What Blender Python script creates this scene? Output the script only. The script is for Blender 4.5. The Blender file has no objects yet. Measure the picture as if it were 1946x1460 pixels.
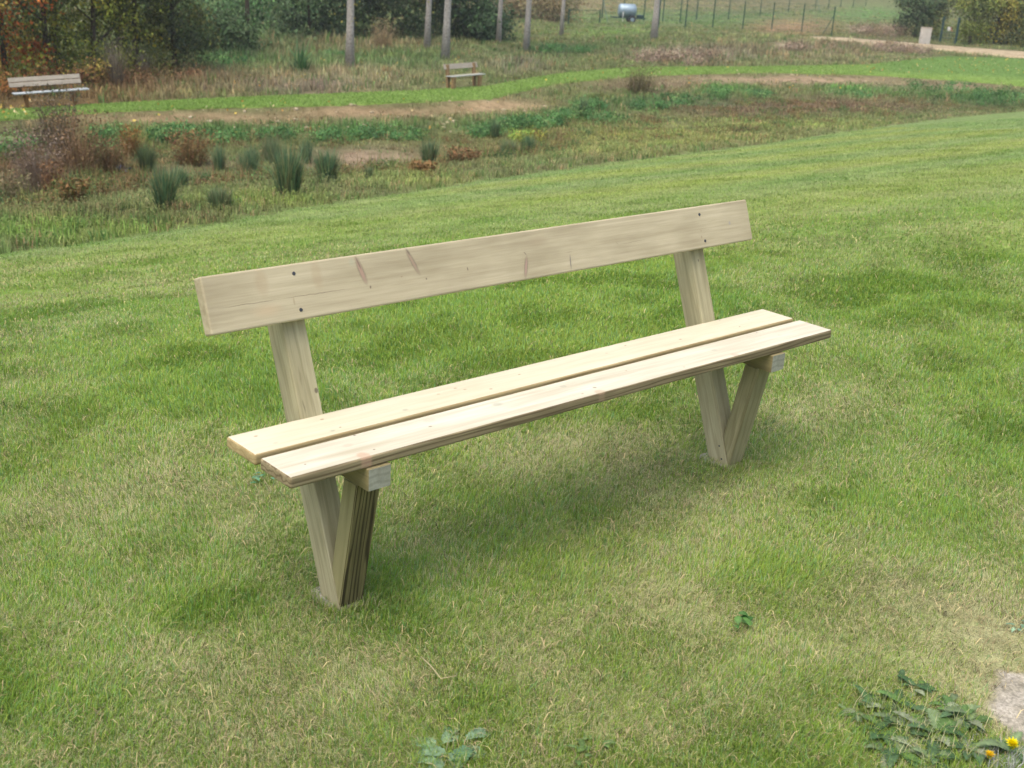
import bpy, bmesh, math
import numpy as np
from mathutils import Matrix, Vector
R = math.radians
rng = np.random.default_rng(7)

# ---------------------------------------------------------------- camera, sky, sun
sc = bpy.context.scene
col = sc.collection
SEAT = 0.447                                   # height of the seat top
CAM = np.array([-1.2254, -2.3027, 1.086 + SEAT])
YAW, PITCH, ROLL, FPX = 0.7408, 0.3484, 0.0581, 2267.63
_sy, _cy, _sp, _cp = math.sin(YAW), math.cos(YAW), math.sin(PITCH), math.cos(PITCH)
cf = np.array([_sy*_cp, _cy*_cp, -_sp]); cr = np.array([_cy, -_sy, 0.0]); cu = np.cross(cr, cf)
_c, _s = math.cos(ROLL), math.sin(ROLL)
cr, cu = _c*cr + _s*cu, -_s*cr + _c*cu
fh = np.array([_sy, _cy, 0.0]); rh = np.array([_cy, -_sy, 0.0])     # horizontal forward and right
cam = bpy.data.cameras.new('camera'); camo = bpy.data.objects.new('camera', cam); col.objects.link(camo)
M = Matrix.Identity(4)
for i in range(3):
    M[i][0], M[i][1], M[i][2], M[i][3] = cr[i], cu[i], -cf[i], CAM[i]
camo.matrix_world = M
cam.sensor_width = 36; cam.sensor_fit = 'HORIZONTAL'; cam.lens = 36*FPX/1946
cam.clip_start = 0.05; cam.clip_end = 3000
cam.dof.use_dof = True; cam.dof.focus_distance = 3.6; cam.dof.aperture_fstop = 7.0
sc.camera = camo

SUN_EL, SUN_AZ = R(68), R(-105)                 # azimuth measured from +Y towards +X
w = bpy.data.worlds.new('World'); sc.world = w; w.use_nodes = True
nt = w.node_tree; nt.nodes.clear()
sky = nt.nodes.new('ShaderNodeTexSky'); sky.sky_type = 'NISHITA'; sky.sun_disc = False
sky.sun_elevation = SUN_EL; sky.sun_rotation = SUN_AZ; sky.air_density = 1.0; sky.dust_density = 6.0; sky.ozone_density = 0.6
bg = nt.nodes.new('ShaderNodeBackground'); bg.inputs[1].default_value = 0.15
wo = nt.nodes.new('ShaderNodeOutputWorld')
nt.links.new(sky.outputs[0], bg.inputs[0]); nt.links.new(bg.outputs[0], wo.inputs[0])
sl = bpy.data.lights.new('sun', 'SUN'); sl.energy = 0.55; sl.angle = R(70); sl.color = (1.0, 0.98, 0.86)
so = bpy.data.objects.new('sun', sl); col.objects.link(so)
sd_ = Vector((math.sin(SUN_AZ)*math.cos(SUN_EL), math.cos(SUN_AZ)*math.cos(SUN_EL), math.sin(SUN_EL)))
so.rotation_euler = sd_.to_track_quat('Z', 'Y').to_euler()
sc.view_settings.view_transform = 'Standard'; sc.view_settings.look = 'None'
sc.view_settings.exposure = 0.88; sc.view_settings.gamma = 1
sc.render.engine = 'CYCLES'
sc.cycles.max_bounces = 6; sc.cycles.diffuse_bounces = 3; sc.cycles.transmission_bounces = 3
sc.cycles.transparent_max_bounces = 4; sc.cycles.use_denoising = True

# ---------------------------------------------------------------- helpers
def lin(h, k=1.0):
    h = h.lstrip('#'); v = np.array([int(h[i:i+2], 16)/255 for i in (0, 2, 4)])
    return np.where(v <= .04045, v/12.92, ((v+.055)/1.055)**2.4)*k
def world(S, D, z=0.0):
    S = np.asarray(S, float); D = np.asarray(D, float); z = np.asarray(z, float) + 0*S
    return np.stack([CAM[0]+rh[0]*S+fh[0]*D, CAM[1]+rh[1]*S+fh[1]*D, z], -1)
def ray(x, y): return cf + cr*(x-973)/FPX - cu*(y-730)/FPX
def toSD(P):
    q = np.asarray(P)-CAM
    return q@rh, q@fh
def project(P):
    q = np.asarray(P, float)-CAM; z = np.maximum(q@cf, .05)
    return 973+FPX*(q@cr)/z, 730-FPX*(q@cu)/z
def hsh(i, j, seed):
    v = np.sin(i*127.1+j*311.7+seed*74.7)*43758.5453
    return v-np.floor(v)
def vn(x, y, seed=0):
    xi, yi = np.floor(x), np.floor(y); fx, fy = x-xi, y-yi
    fx = fx*fx*(3-2*fx); fy = fy*fy*(3-2*fy)
    return ((hsh(xi, yi, seed)*(1-fx)+hsh(xi+1, yi, seed)*fx)*(1-fy)
            + (hsh(xi, yi+1, seed)*(1-fx)+hsh(xi+1, yi+1, seed)*fx)*fy)
def fbm(x, y, seed=0, o=4):
    s, a, t = 0, .5, 0
    for k in range(o):
        s = s+a*vn(x*2**k, y*2**k, seed+k*3); t += a; a *= .55
    return s/t
def prop(o, label=None, cat=None, group=None, kind=None):
    if label: o['label'] = label
    if cat: o['category'] = cat
    if group: o['group'] = group
    if kind: o['kind'] = kind
    return o
def empty(name, loc=(0, 0, 0), rz=0.0):
    o = bpy.data.objects.new(name, None); o.empty_display_size = .2
    o.location = loc; o.rotation_euler = (0, 0, rz); col.objects.link(o); return o
def link(name, me, mat, parent=None, matrix=None):
    o = bpy.data.objects.new(name, me); col.objects.link(o)
    if mat: me.materials.append(mat)
    if parent: o.parent = parent
    if matrix is not None: o.matrix_local = matrix
    return o
def np_mesh(name, V, loops, starts, cols=None, smooth=False):
    me = bpy.data.meshes.new(name)
    V = np.ascontiguousarray(V, np.float32).reshape(-1, 3)
    loops = np.ascontiguousarray(loops, np.int32).ravel(); starts = np.ascontiguousarray(starts, np.int32).ravel()
    me.vertices.add(len(V)); me.vertices.foreach_set('co', V.ravel())
    me.loops.add(len(loops)); me.loops.foreach_set('vertex_index', loops)
    me.polygons.add(len(starts)); me.polygons.foreach_set('loop_start', starts)
    if cols is not None:
        a = me.attributes.new('Col', 'FLOAT_COLOR', 'POINT')
        c = np.ones((len(V), 4), np.float32); c[:, :3] = np.clip(cols, .002, .95); a.data.foreach_set('color', c.ravel())
    if smooth: me.polygons.foreach_set('use_smooth', np.ones(len(starts), bool))
    me.update(calc_edges=True); return me

def bm_obj(name, bm, mat, parent=None, matrix=None, smooth=False):
    bmesh.ops.recalc_face_normals(bm, faces=bm.faces[:])
    me = bpy.data.meshes.new(name); bm.to_mesh(me); bm.free()
    if smooth: me.polygons.foreach_set('use_smooth', np.ones(len(me.polygons), bool))
    return link(name, me, mat, parent, matrix)
def box(bm, a, b, bev=0.0, seg=2):
    r = bmesh.ops.create_cube(bm, size=1)['verts']
    for v in r:
        v.co = Vector([(a[i]+b[i])/2 + v.co[i]*(b[i]-a[i]) for i in range(3)])
    if bev:
        es = list({e for v in r for e in v.link_edges})
        bmesh.ops.bevel(bm, geom=es, offset=bev, segments=seg, profile=.5, affect='EDGES')
def tube(bm, pts, rads, n=8, cap=True):
    rings = []
    for i, p in enumerate(pts):
        p = Vector(p); a = Vector(pts[max(i-1, 0)]); b = Vector(pts[min(i+1, len(pts)-1)])
        t = (b-a).normalized(); q = t.to_track_quat('Z', 'Y')
        rings.append([bm.verts.new(p+q @ Vector((math.cos(2*math.pi*k/n)*rads[i], math.sin(2*math.pi*k/n)*rads[i], 0))) for k in range(n)])
    for a, b in zip(rings, rings[1:]):
        for k in range(n): bm.faces.new((a[k], a[(k+1) % n], b[(k+1) % n], b[k]))
    if cap:
        bm.faces.new(rings[0][::-1]); bm.faces.new(rings[-1])
def basis(o, X, Y, Z):
    m = Matrix.Identity(4)
    for i in range(3): m[i][0], m[i][1], m[i][2], m[i][3] = X[i], Y[i], Z[i], o[i]
    return m

# ---------------------------------------------------------------- materials
class N:
    def __init__(s, name):
        s.m = bpy.data.materials.new(name); s.m.use_nodes = True; s.t = s.m.node_tree; s.t.nodes.clear()
        s.out = s.t.nodes.new('ShaderNodeOutputMaterial')
    def n(s, kind, **kw):
        x = s.t.nodes.new('ShaderNode'+kind)
        for k, v in kw.items():
            if k.startswith('i_'):
                key = k[2:]; key = int(key) if key.isdigit() else key
                s.set(x, key, v)
            else: setattr(x, k, v)
        return x
    def set(s, x, key, v):
        if isinstance(v, bpy.types.NodeSocket): s.t.links.new(v, x.inputs[key])
        else: x.inputs[key].default_value = v
    def mix(s, f, a, b, mode='MIX'):
        x = s.t.nodes.new('ShaderNodeMix'); x.data_type = 'RGBA'; x.blend_type = mode
        for k, v in ((0, f), (6, a), (7, b)):
            if not isinstance(v, bpy.types.NodeSocket) and k > 0: v = tuple(v)+(1,) if len(v) == 3 else tuple(v)
            s.set(x, k, v)
        return x.outputs[2]
    def rng(s, v, a, b, c=0.0, d=1.0):
        x = s.n('MapRange'); s.set(x, 0, v)
        for k, q in zip((1, 2, 3, 4), (a, b, c, d)): x.inputs[k].default_value = q
        return x.outputs[0]

def foliage_mat(name, rough=.6, trans=.3, nscale=0.0):
    m = N(name); a = m.n('Attribute', attribute_name='Col'); c = a.outputs['Color']
    if nscale:
        g = m.n('NewGeometry'); no = m.n('TexNoise', i_Vector=g.outputs['Position'], i_Scale=nscale, i_Detail=4.0)
        c = m.mix(1.0, c, m.mix(m.rng(no.outputs[0], .3, .7), (.72, .72, .72), (1.25, 1.25, 1.25)), 'MULTIPLY')
    p = m.n('BsdfPrincipled', i_Roughness=rough); m.set(p, 'Base Color', c); p.inputs['Specular IOR Level'].default_value = .25
    t = m.n('BsdfTranslucent'); m.set(t, 'Color', c)
    x = m.n('MixShader', i_0=trans); m.t.links.new(p.outputs[0], x.inputs[1]); m.t.links.new(t.outputs[0], x.inputs[2])
    m.t.links.new(x.outputs[0], m.out.inputs[0]); return m.m
def ground_mat(name, scales=(3.0, 24.0), bump=.5, dist=.03):
    m = N(name); a = m.n('Attribute', attribute_name='Col'); g = m.n('NewGeometry'); c = a.outputs['Color']
    n1 = m.n('TexNoise', i_Vector=g.outputs['Position'], i_Scale=scales[0], i_Detail=6.0)
    n2 = m.n('TexNoise', i_Vector=g.outputs['Position'], i_Scale=scales[1], i_Detail=6.0, i_Roughness=.7)
    c = m.mix(1.0, c, m.mix(m.rng(n1.outputs[0], .35, .65), (.78, .78, .74), (1.2, 1.2, 1.22)), 'MULTIPLY')
    c = m.mix(1.0, c, m.mix(m.rng(n2.outputs[0], .35, .65), (.62, .62, .6), (1.35, 1.35, 1.35)), 'MULTIPLY')
    b = m.n('Bump', i_Strength=bump, i_Distance=dist, i_Height=n2.outputs[0])
    p = m.n('BsdfPrincipled', i_Roughness=.95); m.set(p, 'Base Color', c); m.set(p, 'Normal', b.outputs[0])
    p.inputs['Specular IOR Level'].default_value = .1
    m.t.links.new(p.outputs[0], m.out.inputs[0]); return m.m
def plain_mat(name, c, rough=.6, metal=0.0, var=.25, scale=30.0, bump=.2):
    m = N(name); tc = m.n('TexCoord'); no = m.n('TexNoise', i_Vector=tc.outputs['Object'], i_Scale=scale, i_Detail=5.0)
    c = np.asarray(c, float); cc = m.mix(m.rng(no.outputs[0], .3, .7), tuple(c*(1-var)), tuple(np.minimum(c*(1+var), .95)))
    b = m.n('Bump', i_Strength=bump, i_Distance=.01, i_Height=no.outputs[0])
    p = m.n('BsdfPrincipled', i_Roughness=rough, i_Metallic=metal); m.set(p, 'Base Color', cc); m.set(p, 'Normal', b.outputs[0])
    m.t.links.new(p.outputs[0], m.out.inputs[0]); return m.m

def wood_mat(name, light, dark, axis=0, ring=.35, fibre=.25, blotch=.3, seed=0.0, marks=(), ringcol=None, ring_scale=22.0, bump=.25, tint=None, ringdir='DIAGONAL', rdist=5.0, dsc=4.0):
    """marks: (x, y, rx, ry, rot, colour, strength, softness) in the board's own plane"""
    m = N(name); tc = m.n('TexCoord'); ob = tc.outputs['Object']
    sc1 = [1.0, 1.0, 1.0]; sc1[axis] = .035
    mp = m.n('Mapping', i_Vector=ob, i_Location=(seed, seed*1.7, seed*.6), i_Scale=tuple(sc1))
    sc2 = [1.0, 1.0, 1.0]; sc2[axis] = .35
    mp2 = m.n('Mapping', i_Vector=ob, i_Location=(seed*2, seed, seed*.3), i_Scale=tuple(sc2))
    fib = m.n('TexNoise', i_Vector=mp.outputs[0], i_Scale=260.0, i_Detail=4.0, i_Roughness=.65)
    mid = m.n('TexNoise', i_Vector=mp.outputs[0], i_Scale=48.0, i_Detail=3.0, i_Distortion=.4)
    blo = m.n('TexNoise', i_Vector=mp2.outputs[0], i_Scale=9.0, i_Detail=3.0)
    sc3 = [1.0, 1.0, 1.0]; sc3[axis] = .06
    mp3 = m.n('Mapping', i_Vector=ob, i_Location=(seed*.4, seed*.2, .02), i_Scale=tuple(sc3))
    wv = m.n('TexWave', wave_type='BANDS', bands_direction=ringdir, i_Vector=mp3.outputs[0], i_Scale=ring_scale, i_Distortion=rdist, i_Detail=2.0)
    wv.inputs['Detail Scale'].default_value = dsc
    c = m.mix(m.rng(mid.outputs[0], .3, .7), light, tuple(np.array(light)*.6+np.array(dark)*.4))
    f = m.n('Math', operation='MULTIPLY', i_0=m.rng(fib.outputs[0], .42, .62), i_1=fibre); c = m.mix(f.outputs[0], c, dark)
    f = m.n('Math', operation='MULTIPLY', i_0=m.rng(wv.outputs[0], .55, .95), i_1=ring); c = m.mix(f.outputs[0], c, ringcol or dark)
    f = m.n('Math', operation='MULTIPLY', i_0=m.rng(blo.outputs[0], .45, .7), i_1=blotch); c = m.mix(f.outputs[0], c, tuple(np.array(dark)*.9))
    if tint:
        tn = m.n('TexNoise', i_Vector=mp2.outputs[0], i_Scale=5.0, i_Detail=2.0)
        f = m.n('Math', operation='MULTIPLY', i_0=m.rng(tn.outputs[0], .4, .65), i_1=.6); c = m.mix(f.outputs[0], c, tint)
    wn = m.n('TexNoise', i_Vector=ob, i_Scale=60.0, i_Detail=2.0)
    wob = m.n('VectorMath', operation='MULTIPLY_ADD'); m.set(wob, 0, wn.outputs['Color']); wob.inputs[1].default_value = (.004, .004, 0); m.set(wob, 2, ob)
    off = m.n('VectorMath', operation='SUBTRACT'); m.set(off, 0, wob.outputs[0]); off.inputs[1].default_value = (.002, .002, 0)
    for (x, y, rx, ry, rot, mc, st, soft) in marks:
        q = m.n('Mapping', vector_type='TEXTURE', i_Vector=off.outputs[0], i_Location=(x, y, 0), i_Rotation=(0, 0, rot), i_Scale=(rx, ry, 1000.0))
        l = m.n('VectorMath', operation='LENGTH'); m.set(l, 0, q.outputs[0])
        c = m.mix(m.rng(l.outputs['Value'], 1-soft, 1.0, st, 0.0), c, mc)
    b = m.n('Bump', i_Strength=bump, i_Distance=.0015, i_Height=fib.outputs[0])
    p = m.n('BsdfPrincipled', i_Roughness=.75); m.set(p, 'Base Color', c); m.set(p, 'Normal', b.outputs[0])
    p.inputs['Specular IOR Level'].default_value = .25
    m.t.links.new(p.outputs[0], m.out.inputs[0]); return m.m

# ---------------------------------------------------------------- terrain
XS = np.array([-700, -300, 0, 100, 200, 400, 620, 800, 930, 1060, 1200, 1450, 1650, 1800, 1946, 2250, 2650.])
PLy = np.array([300, 262, 232, 224, 215, 208, 203, 196, 190, 161, 147, 139, 144, 153, 165, 195, 240.])      # path, near edge
PUy = np.array([270, 238, 212, 206, 200, 190, 181, 174, 165, 142, 129, 128, 124, 108, 112, 140, 180.])      # path, far edge
FBy = np.array([360, 325, 297, 291, 285, 276, 268, 262, 258, 240, 212, 192, 193, 199, 207, 225, 260.])      # foot of the bank
Ly = np.interp(XS, [33, 334, 600, 650, 934, 1250, 1426, 1606, 1786, 1946], [478, 437, 391, 387, 341, 300, 280, 252, 227, 212])
Ly[0], Ly[1], Ly[2] = 580, 525, 483; Ly[-2], Ly[-1] = 190, 175
Ly = np.maximum(Ly, FBy+5)
def lawn_z(P):
    Y = P[..., 1]-1.6
    return -.18*np.log1p(np.exp(np.clip(Y*2.5, -30, 60)))/2.5
def hit_lawn(x, y):
    d = ray(x, y); lo, hi = .5, 200.
    for _ in range(60):
        t = (lo+hi)/2; p = CAM+d*t
        if p[2] > lawn_z(p): lo = t
        else: hi = t
    return p
def hit_z(x, y, z):
    d = ray(x, y); return CAM+d*((z-CAM[2])/d[2])
def feature(ys, zs):
    P = np.array([hit_z(x, y, z) for x, y, z in zip(XS, ys, zs)]); S, D = toSD(P)
    return S/D, D, np.array(zs, float)
PLz = np.interp(XS, [0, 200, 500], [-3.13, -3.03, -3.0]); 
FBz = np.interp(XS, [0, 900, 1300, 1946], [-3.60, -3.48, -3.38, -3.36])
Lp = np.array([hit_lawn(x, y) for x, y in zip(XS, Ly)])
_S, _D = toSD(Lp)
F_L = (_S/_D, _D, Lp[:, 2])
Fy = FBy+.45*(Ly-FBy)
Fz = np.interp(XS, [0, 600, 1000, 1946], [-3.68, -3.6, -3.4, -2.95])
for i in range(len(XS)): Fz[i] = min(Fz[i], Lp[i, 2]-.25)
F_F = feature(Fy, Fz)
F_FB = feature(FBy, FBz)
F_BM = feature(PLy+.38*(FBy-PLy), PLz-.26)
F_PL = feature(PLy, PLz); F_PU = feature(PUy, PLz)
FEATS = [F_L, F_F, F_FB, F_BM, F_PL, F_PU]
def feat_D(f, az): return np.interp(az, f[0], f[1])
def terrain(S, D, rough=True):
    S = np.asarray(S, float); D = np.asarray(D, float)
    az = S/np.maximum(D, .8)
    P = world(S, D); z = lawn_z(P)
    pd, pz = feat_D(FEATS[0], az), np.interp(az, FEATS[0][0], FEATS[0][2])
    zone = np.zeros(S.shape, int)
    for k, f in enumerate(FEATS[1:], 1):
        d, zz = feat_D(f, az), np.interp(az, f[0], f[2]); d = np.maximum(d, pd+.05)
        t = np.clip((D-pd)/(d-pd), 0, 1)
        if k == 1: t = t*t*(3-2*t)*.6+t*.4
        z = np.where(D > pd, pz+(zz-pz)*t, z); zone = np.where(D > pd, k, zone); pd, pz = d, zz
    far = pz+np.clip((D-pd)/25, 0, 1)*(-3.0-pz)
    hill = np.clip((D-125)/250, 0, 1); hill = hill*hill*(3-2*hill)*16
    z = np.where(D > pd, far+hill, z); zone = np.where(D > pd, 6, zone)
    if rough:
        amp = np.where(zone == 0, .0, np.where(zone == 5, 0.0, .14))
        amp = np.where((zone >= 2) & (zone <= 4), .10, amp)
        for f in (F_PL, F_PU, F_L):
            amp = amp*np.clip(np.abs(D-feat_D(f, az))/1.0, 0, 1)
        z = z+amp*(fbm(P[..., 0]*.7, P[..., 1]*.7, 5)-.5)*2
        z = z+.03*(fbm(P[..., 0]*.35, P[..., 1]*.35, 9)-.5)*(zone == 0)*np.clip((P[..., 1]-1.5)/2, 0, 1)
    return z, zone

# plants' own colours, region by region: (x, y, rx, ry, colour, strength, height)
BLOBS_ROUGH = [
 # meadow beyond the path
 (480, 60, 230, 60, '6f8a58', .6, .5), (520, 30, 130, 40, '58804f', .7, .6), (640, 122, 170, 14, '6a8a55', .7, .3), (640, 150, 150, 22, 'a39a78', .8, .35),
 (330, 150, 160, 16, '8c7a5c', .8, .4), (300, 175, 160, 14, '8f7c5e', .8, .3), (560, 168, 110, 10, '8d7f70', .85, .35), (430, 118, 45, 20, '4f7048', .8, .4),
 (700, 82, 130, 16, 'a0906f', .7, .5), (600, 100, 160, 12, '8a8460', .6, .4), (930, 120, 110, 18, '8a9265', .7, .3), (780, 110, 90, 14, '6f8a50', .6, .3),
 (990, 128, 60, 12, '8a8272', .7, .4), (1050, 97, 75, 10, '55704a', .85, .3), (1180, 84, 60, 10, '5f7848', .7, .3), (1150, 62, 90, 8, '86a45a', .8, .15),
 (1330, 106, 110, 14, '948676', .85, .4), (1500, 92, 150, 14, '8b8266', .7, .35), (1440, 75, 160, 10, '8a9260', .6, .25), (1620, 92, 110, 12, '85765f', .7, .35),
 (1700, 112, 70, 8, '8f9468', .6, .12), (1540, 110, 120, 10, '94906c', .6, .25), (1500, 52, 70, 12, 'a8866a', .7, .1), (1420, 40, 220, 14, '719a55', .6, .15),
 (1650, 20, 90, 18, '6fa35a', .85, .1), (1510, 46, 80, 14, 'b09072', .8, .06), (1680, 62, 60, 14, '85765f', .8, .35), (1350, 30, 260, 16, '76965c', .5, .1), (1300, 10, 400, 12, 'a09a72', .7, .15), (1230, 35, 200, 12, '7f9d66', .6, .1), (1000, 10, 120, 16, 'ac9a7a', .7, .3),
 (80, 195, 140, 14, '7c5c3c', .9, .4), (60, 180, 120, 14, '6d6038', .8, .4), (215, 175, 70, 18, '836a48', .8, .35),
 # bank
 (350, 224, 260, 10, 'a48e70', .9, .03), (700, 214, 160, 12, 'a08a6c', .95, .03), (960, 205, 110, 15, 'b29a7a', .97, .0), (1250, 165, 110, 10, '8f7c66', .85, .15),
 (1500, 152, 240, 9, 'b09a80', .95, .03), (1790, 165, 120, 8, 'a8967c', .85, .05), (70, 238, 60, 8, '9c8b70', .8, .05),
 (680, 247, 130, 14, '4c7a3c', .85, .25), (430, 252, 80, 14, '4c7c3c', .8, .25), (950, 240, 80, 16, '4f8440', .7, .25), (780, 262, 200, 14, '6b7a42', .6, .2),
 (1040, 225, 70, 18, '58803e', .7, .25), (1170, 195, 90, 18, '617a44', .8, .25), (1380, 168, 60, 10, '4f8a3c', .8, .2), (1620, 172, 60, 6, '5a9a48', .8, .15),
 (1870, 192, 100, 12, '4d8048', .85, .3), (250, 262, 90, 22, '5b8a3e', .7, .25), (35, 265, 60, 26, '40663a', .8, .35), (1720, 176, 70, 8, '5a8048', .6, .25),
 # ditch floor
 (700, 300, 130, 20, '92806c', .95, .0), (620, 318, 70, 12, '8c7c66', .8, .05), (300, 326, 70, 8, '9c8e74', .8, .02), (390, 310, 60, 10, '8a7c62', .7, .1),
 (110, 300, 160, 50, '86694c', .7, .3), (60, 330, 80, 40, '957c68', .8, .4), (160, 340, 120, 30, '6f5f40', .6, .25), (880, 300, 60, 10, '9a6a48', .7, .1), (800, 322, 30, 8, 'b0754c', .7, .1),
 (950, 275, 160, 16, '7c7a4a', .6, .15), (1100, 262, 90, 16, '938a5c', .6, .15), (1150, 240, 120, 14, '8a9a58', .5, .12),
 (1560, 203, 240, 15, '7c6852', .95, .12), (1400, 212, 120, 16, '7a6a52', .8, .15), (1290, 195, 130, 10, '56744a', .8, .15), (1660, 215, 60, 6, '6a8a4a', .6, .12),
 (1250, 262, 200, 14, '98a255', .7, .12), (1480, 238, 200, 10, '97a25a', .75, .12), (1130, 290, 120, 12, '9aa45c', .6, .1), (1400, 262, 100, 10, '9a9660', .5, .1),
 (180, 440, 260, 22, '7f9a4a', .8, .12), (500, 385, 150, 16, '86984c', .8, .14), (60, 455, 80, 16, '6f9440', .7, .12), (300, 415, 160, 16, '6d7044', .6, .15),
 (800, 345, 130, 14, '909c58', .8, .12), (90, 400, 80, 20, '7a6b48', .6, .2),
]
BASE_ROUGH = lin('7c8656'); BASE_H = .16
def rough_col(px, py, jx=0, jy=0):
    c = np.tile(BASE_ROUGH, (len(px), 1)); h = np.full(len(px), BASE_H)
    for (x, y, rx, ry, hx, st, hh) in BLOBS_ROUGH:
        r2 = ((px+jx-x)/rx)**2+((py+jy-y)/ry)**2
        a = st*np.exp(-r2**1.4*.8); c = c*(1-a[:, None])+lin(hx)*a[:, None]; h = h*(1-a)+hh*a
    return c, h
# lawn: dry and lush patches on the mown grass, (x, y, rx, ry, dryness change)
BLOBS_LAWN = [
 (360, 1240, 110, 60, .35), (680, 1300, 150, 60, .38), (1270, 1380, 190, 60, .4), (500, 1400, 120, 60, .3), (90, 1410, 120, 50, .25), (1850, 1180, 160, 110, .42),
 (1560, 1240, 140, 60, .22), (330, 930, 160, 60, .25), (150, 960, 100, 40, .2), (1100, 860, 150, 40, .18), (1330, 950, 90, 40, .2), (1700, 1000, 90, 30, .22), (560, 1160, 60, 60, .25),
 (1000, 1000, 220, 60, -.2), (1200, 1200, 220, 70, .16), (1830, 1330, 90, 60, .4), (470, 1100, 120, 30, .15), (1650, 880, 130, 30, .15),
 (900, 640, 330, 80, -.5), (320, 720, 200, 70, -.42), (1150, 560, 200, 50, -.3), (1150, 1240, 60, 45, -.45), (930, 1330, 90, 35, -.4), (1500, 1080, 80, 35, -.45),
 (1800, 980, 90, 30, -.4), (760, 1100, 60, 70, -.35), (1700, 560, 250, 60, -.28), (60, 1060, 90, 60, -.3), (1600, 950, 90, 25, -.25), (450, 700, 160, 60, -.3), (1080, 790, 180, 24, -.25),
 (330, 1160, 60, 30, -.3), (880, 950, 80, 30, -.22), (1500, 700, 130, 50, -.15), (1850, 760, 130, 60, -.2), (350, 1010, 40, 30, -.25), (1420, 1000, 60, 20, .15), (640, 870, 200, 20, -.2),
]
GREEN = lin('669430'); GREEN2 = lin('92ac46'); DRY = lin('bfbf90'); BLUEG = lin('76a060'); YEL = lin('a3b256')
def lawn_dry(P, px, py):
    """0 = lush green, 1 = straw"""
    n = fbm(P[:, 0]*1.6, P[:, 1]*1.6, 21, 5); n2 = fbm(P[:, 0]*5.5, P[:, 1]*5.5, 31, 4)
    D = toSD(P)[1]
    near = np.clip(1-(D-3.2)/5.0, 0, 1)
    d = .25+.14*near+(n-.5)*1.1*np.clip(1.25-D/14, .45, 1)+(n2-.5)*.7*np.clip(1.3-D/7, .12, 1)
    for (x, y, rx, ry, a) in BLOBS_LAWN:
        r2 = ((px-x)/rx)**2+((py-y)/ry)**2; d = d+a*np.exp(-r2*.9)*1.05
    band = np.sin(P[:, 1]*2*math.pi/1.15+(fbm(P[:, 0]*.25, P[:, 1]*.1, 3)-.5)*3)
    d = d+band*.05*np.clip((D-4)/3, 0, 1)
    return np.clip(d, 0, 1)
def lawn_col(P, px, py):
    d = lawn_dry(P, px, py); D = toSD(P)[1]
    n = fbm(P[:, 0]*.9, P[:, 1]*.9, 41, 3)
    g = GREEN*(1-n[:, None])+GREEN2*n[:, None]
    farw = np.clip((D-6)/9, 0, 1)[:, None]*.6
    band = .5+.5*np.sin(P[:, 1]*2*math.pi/3.1+1.0+(fbm(P[:, 0]*.2, P[:, 1]*.1, 13)-.5)*3)
    g = g*(1-farw)+(YEL*band[:, None]+BLUEG*(1-band[:, None]))*farw
    e = np.clip((P[:, 1]-Lp[:, 1].mean()*0-np.interp(toSD(P)[0], _S, Lp[:, 1])+1.2)/1.2, 0, 1)[:, None]*.8   # fresher strip at the lawn's edge
    g = g*(1-e)+lin('74a058')*e
    return g*(1-d[:, None])+DRY*d[:, None], d

# grid
Dl = np.concatenate([-np.geomspace(60, 2, 14), np.arange(-1.5, 16, .22), np.arange(16, 64, .3), np.geomspace(64, 900, 90)])
Sl = np.concatenate([-np.geomspace(900, 42, 30), np.arange(-41, 41, .3), np.geomspace(42, 900, 30)])
SS, DD = np.meshgrid(Sl, Dl); shp = SS.shape
S1, D1 = SS.ravel(), DD.ravel(); Z1, ZN = terrain(S1, D1)
P1 = world(S1, D1, Z1); px, py = project(P1)
jn = (fbm(P1[:, 0]*.5, P1[:, 1]*.5, 51)-.5); jm = (fbm(P1[:, 0]*.5, P1[:, 1]*.5, 61)-.5)
cr_, hr_ = rough_col(px, py, jn*60, jm*14); cl_, dl_ = lawn_col(P1, px, py)
soil = lin('7d6f55')
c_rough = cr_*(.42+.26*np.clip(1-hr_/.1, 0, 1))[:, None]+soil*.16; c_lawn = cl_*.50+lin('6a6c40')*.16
# bare pale ground at the corner by the weeds
bare_c = hit_z(1990, 1362, 0.0)
C1 = np.where((ZN == 0)[:, None], c_lawn, c_rough)
idx = np.arange(len(S1)).reshape(shp)
q = np.stack([idx[:-1, :-1], idx[:-1, 1:], idx[1:, 1:], idx[1:, :-1]], -1).reshape(-1, 4)
zq = ZN[q].max(1)
gm = ground_mat('ground_soil')
def sub(qs, name):
    u, inv = np.unique(qs, return_inverse=True); inv = inv.reshape(qs.shape)
    me = np_mesh(name, P1[u], inv, np.arange(len(qs))*4, C1[u], True); return link(name, me, gm)
ground = prop(sub(q[zq > 0], 'ground'), kind='structure')
lawn = prop(sub(q[zq == 0], 'lawn'), kind='structure')

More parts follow.
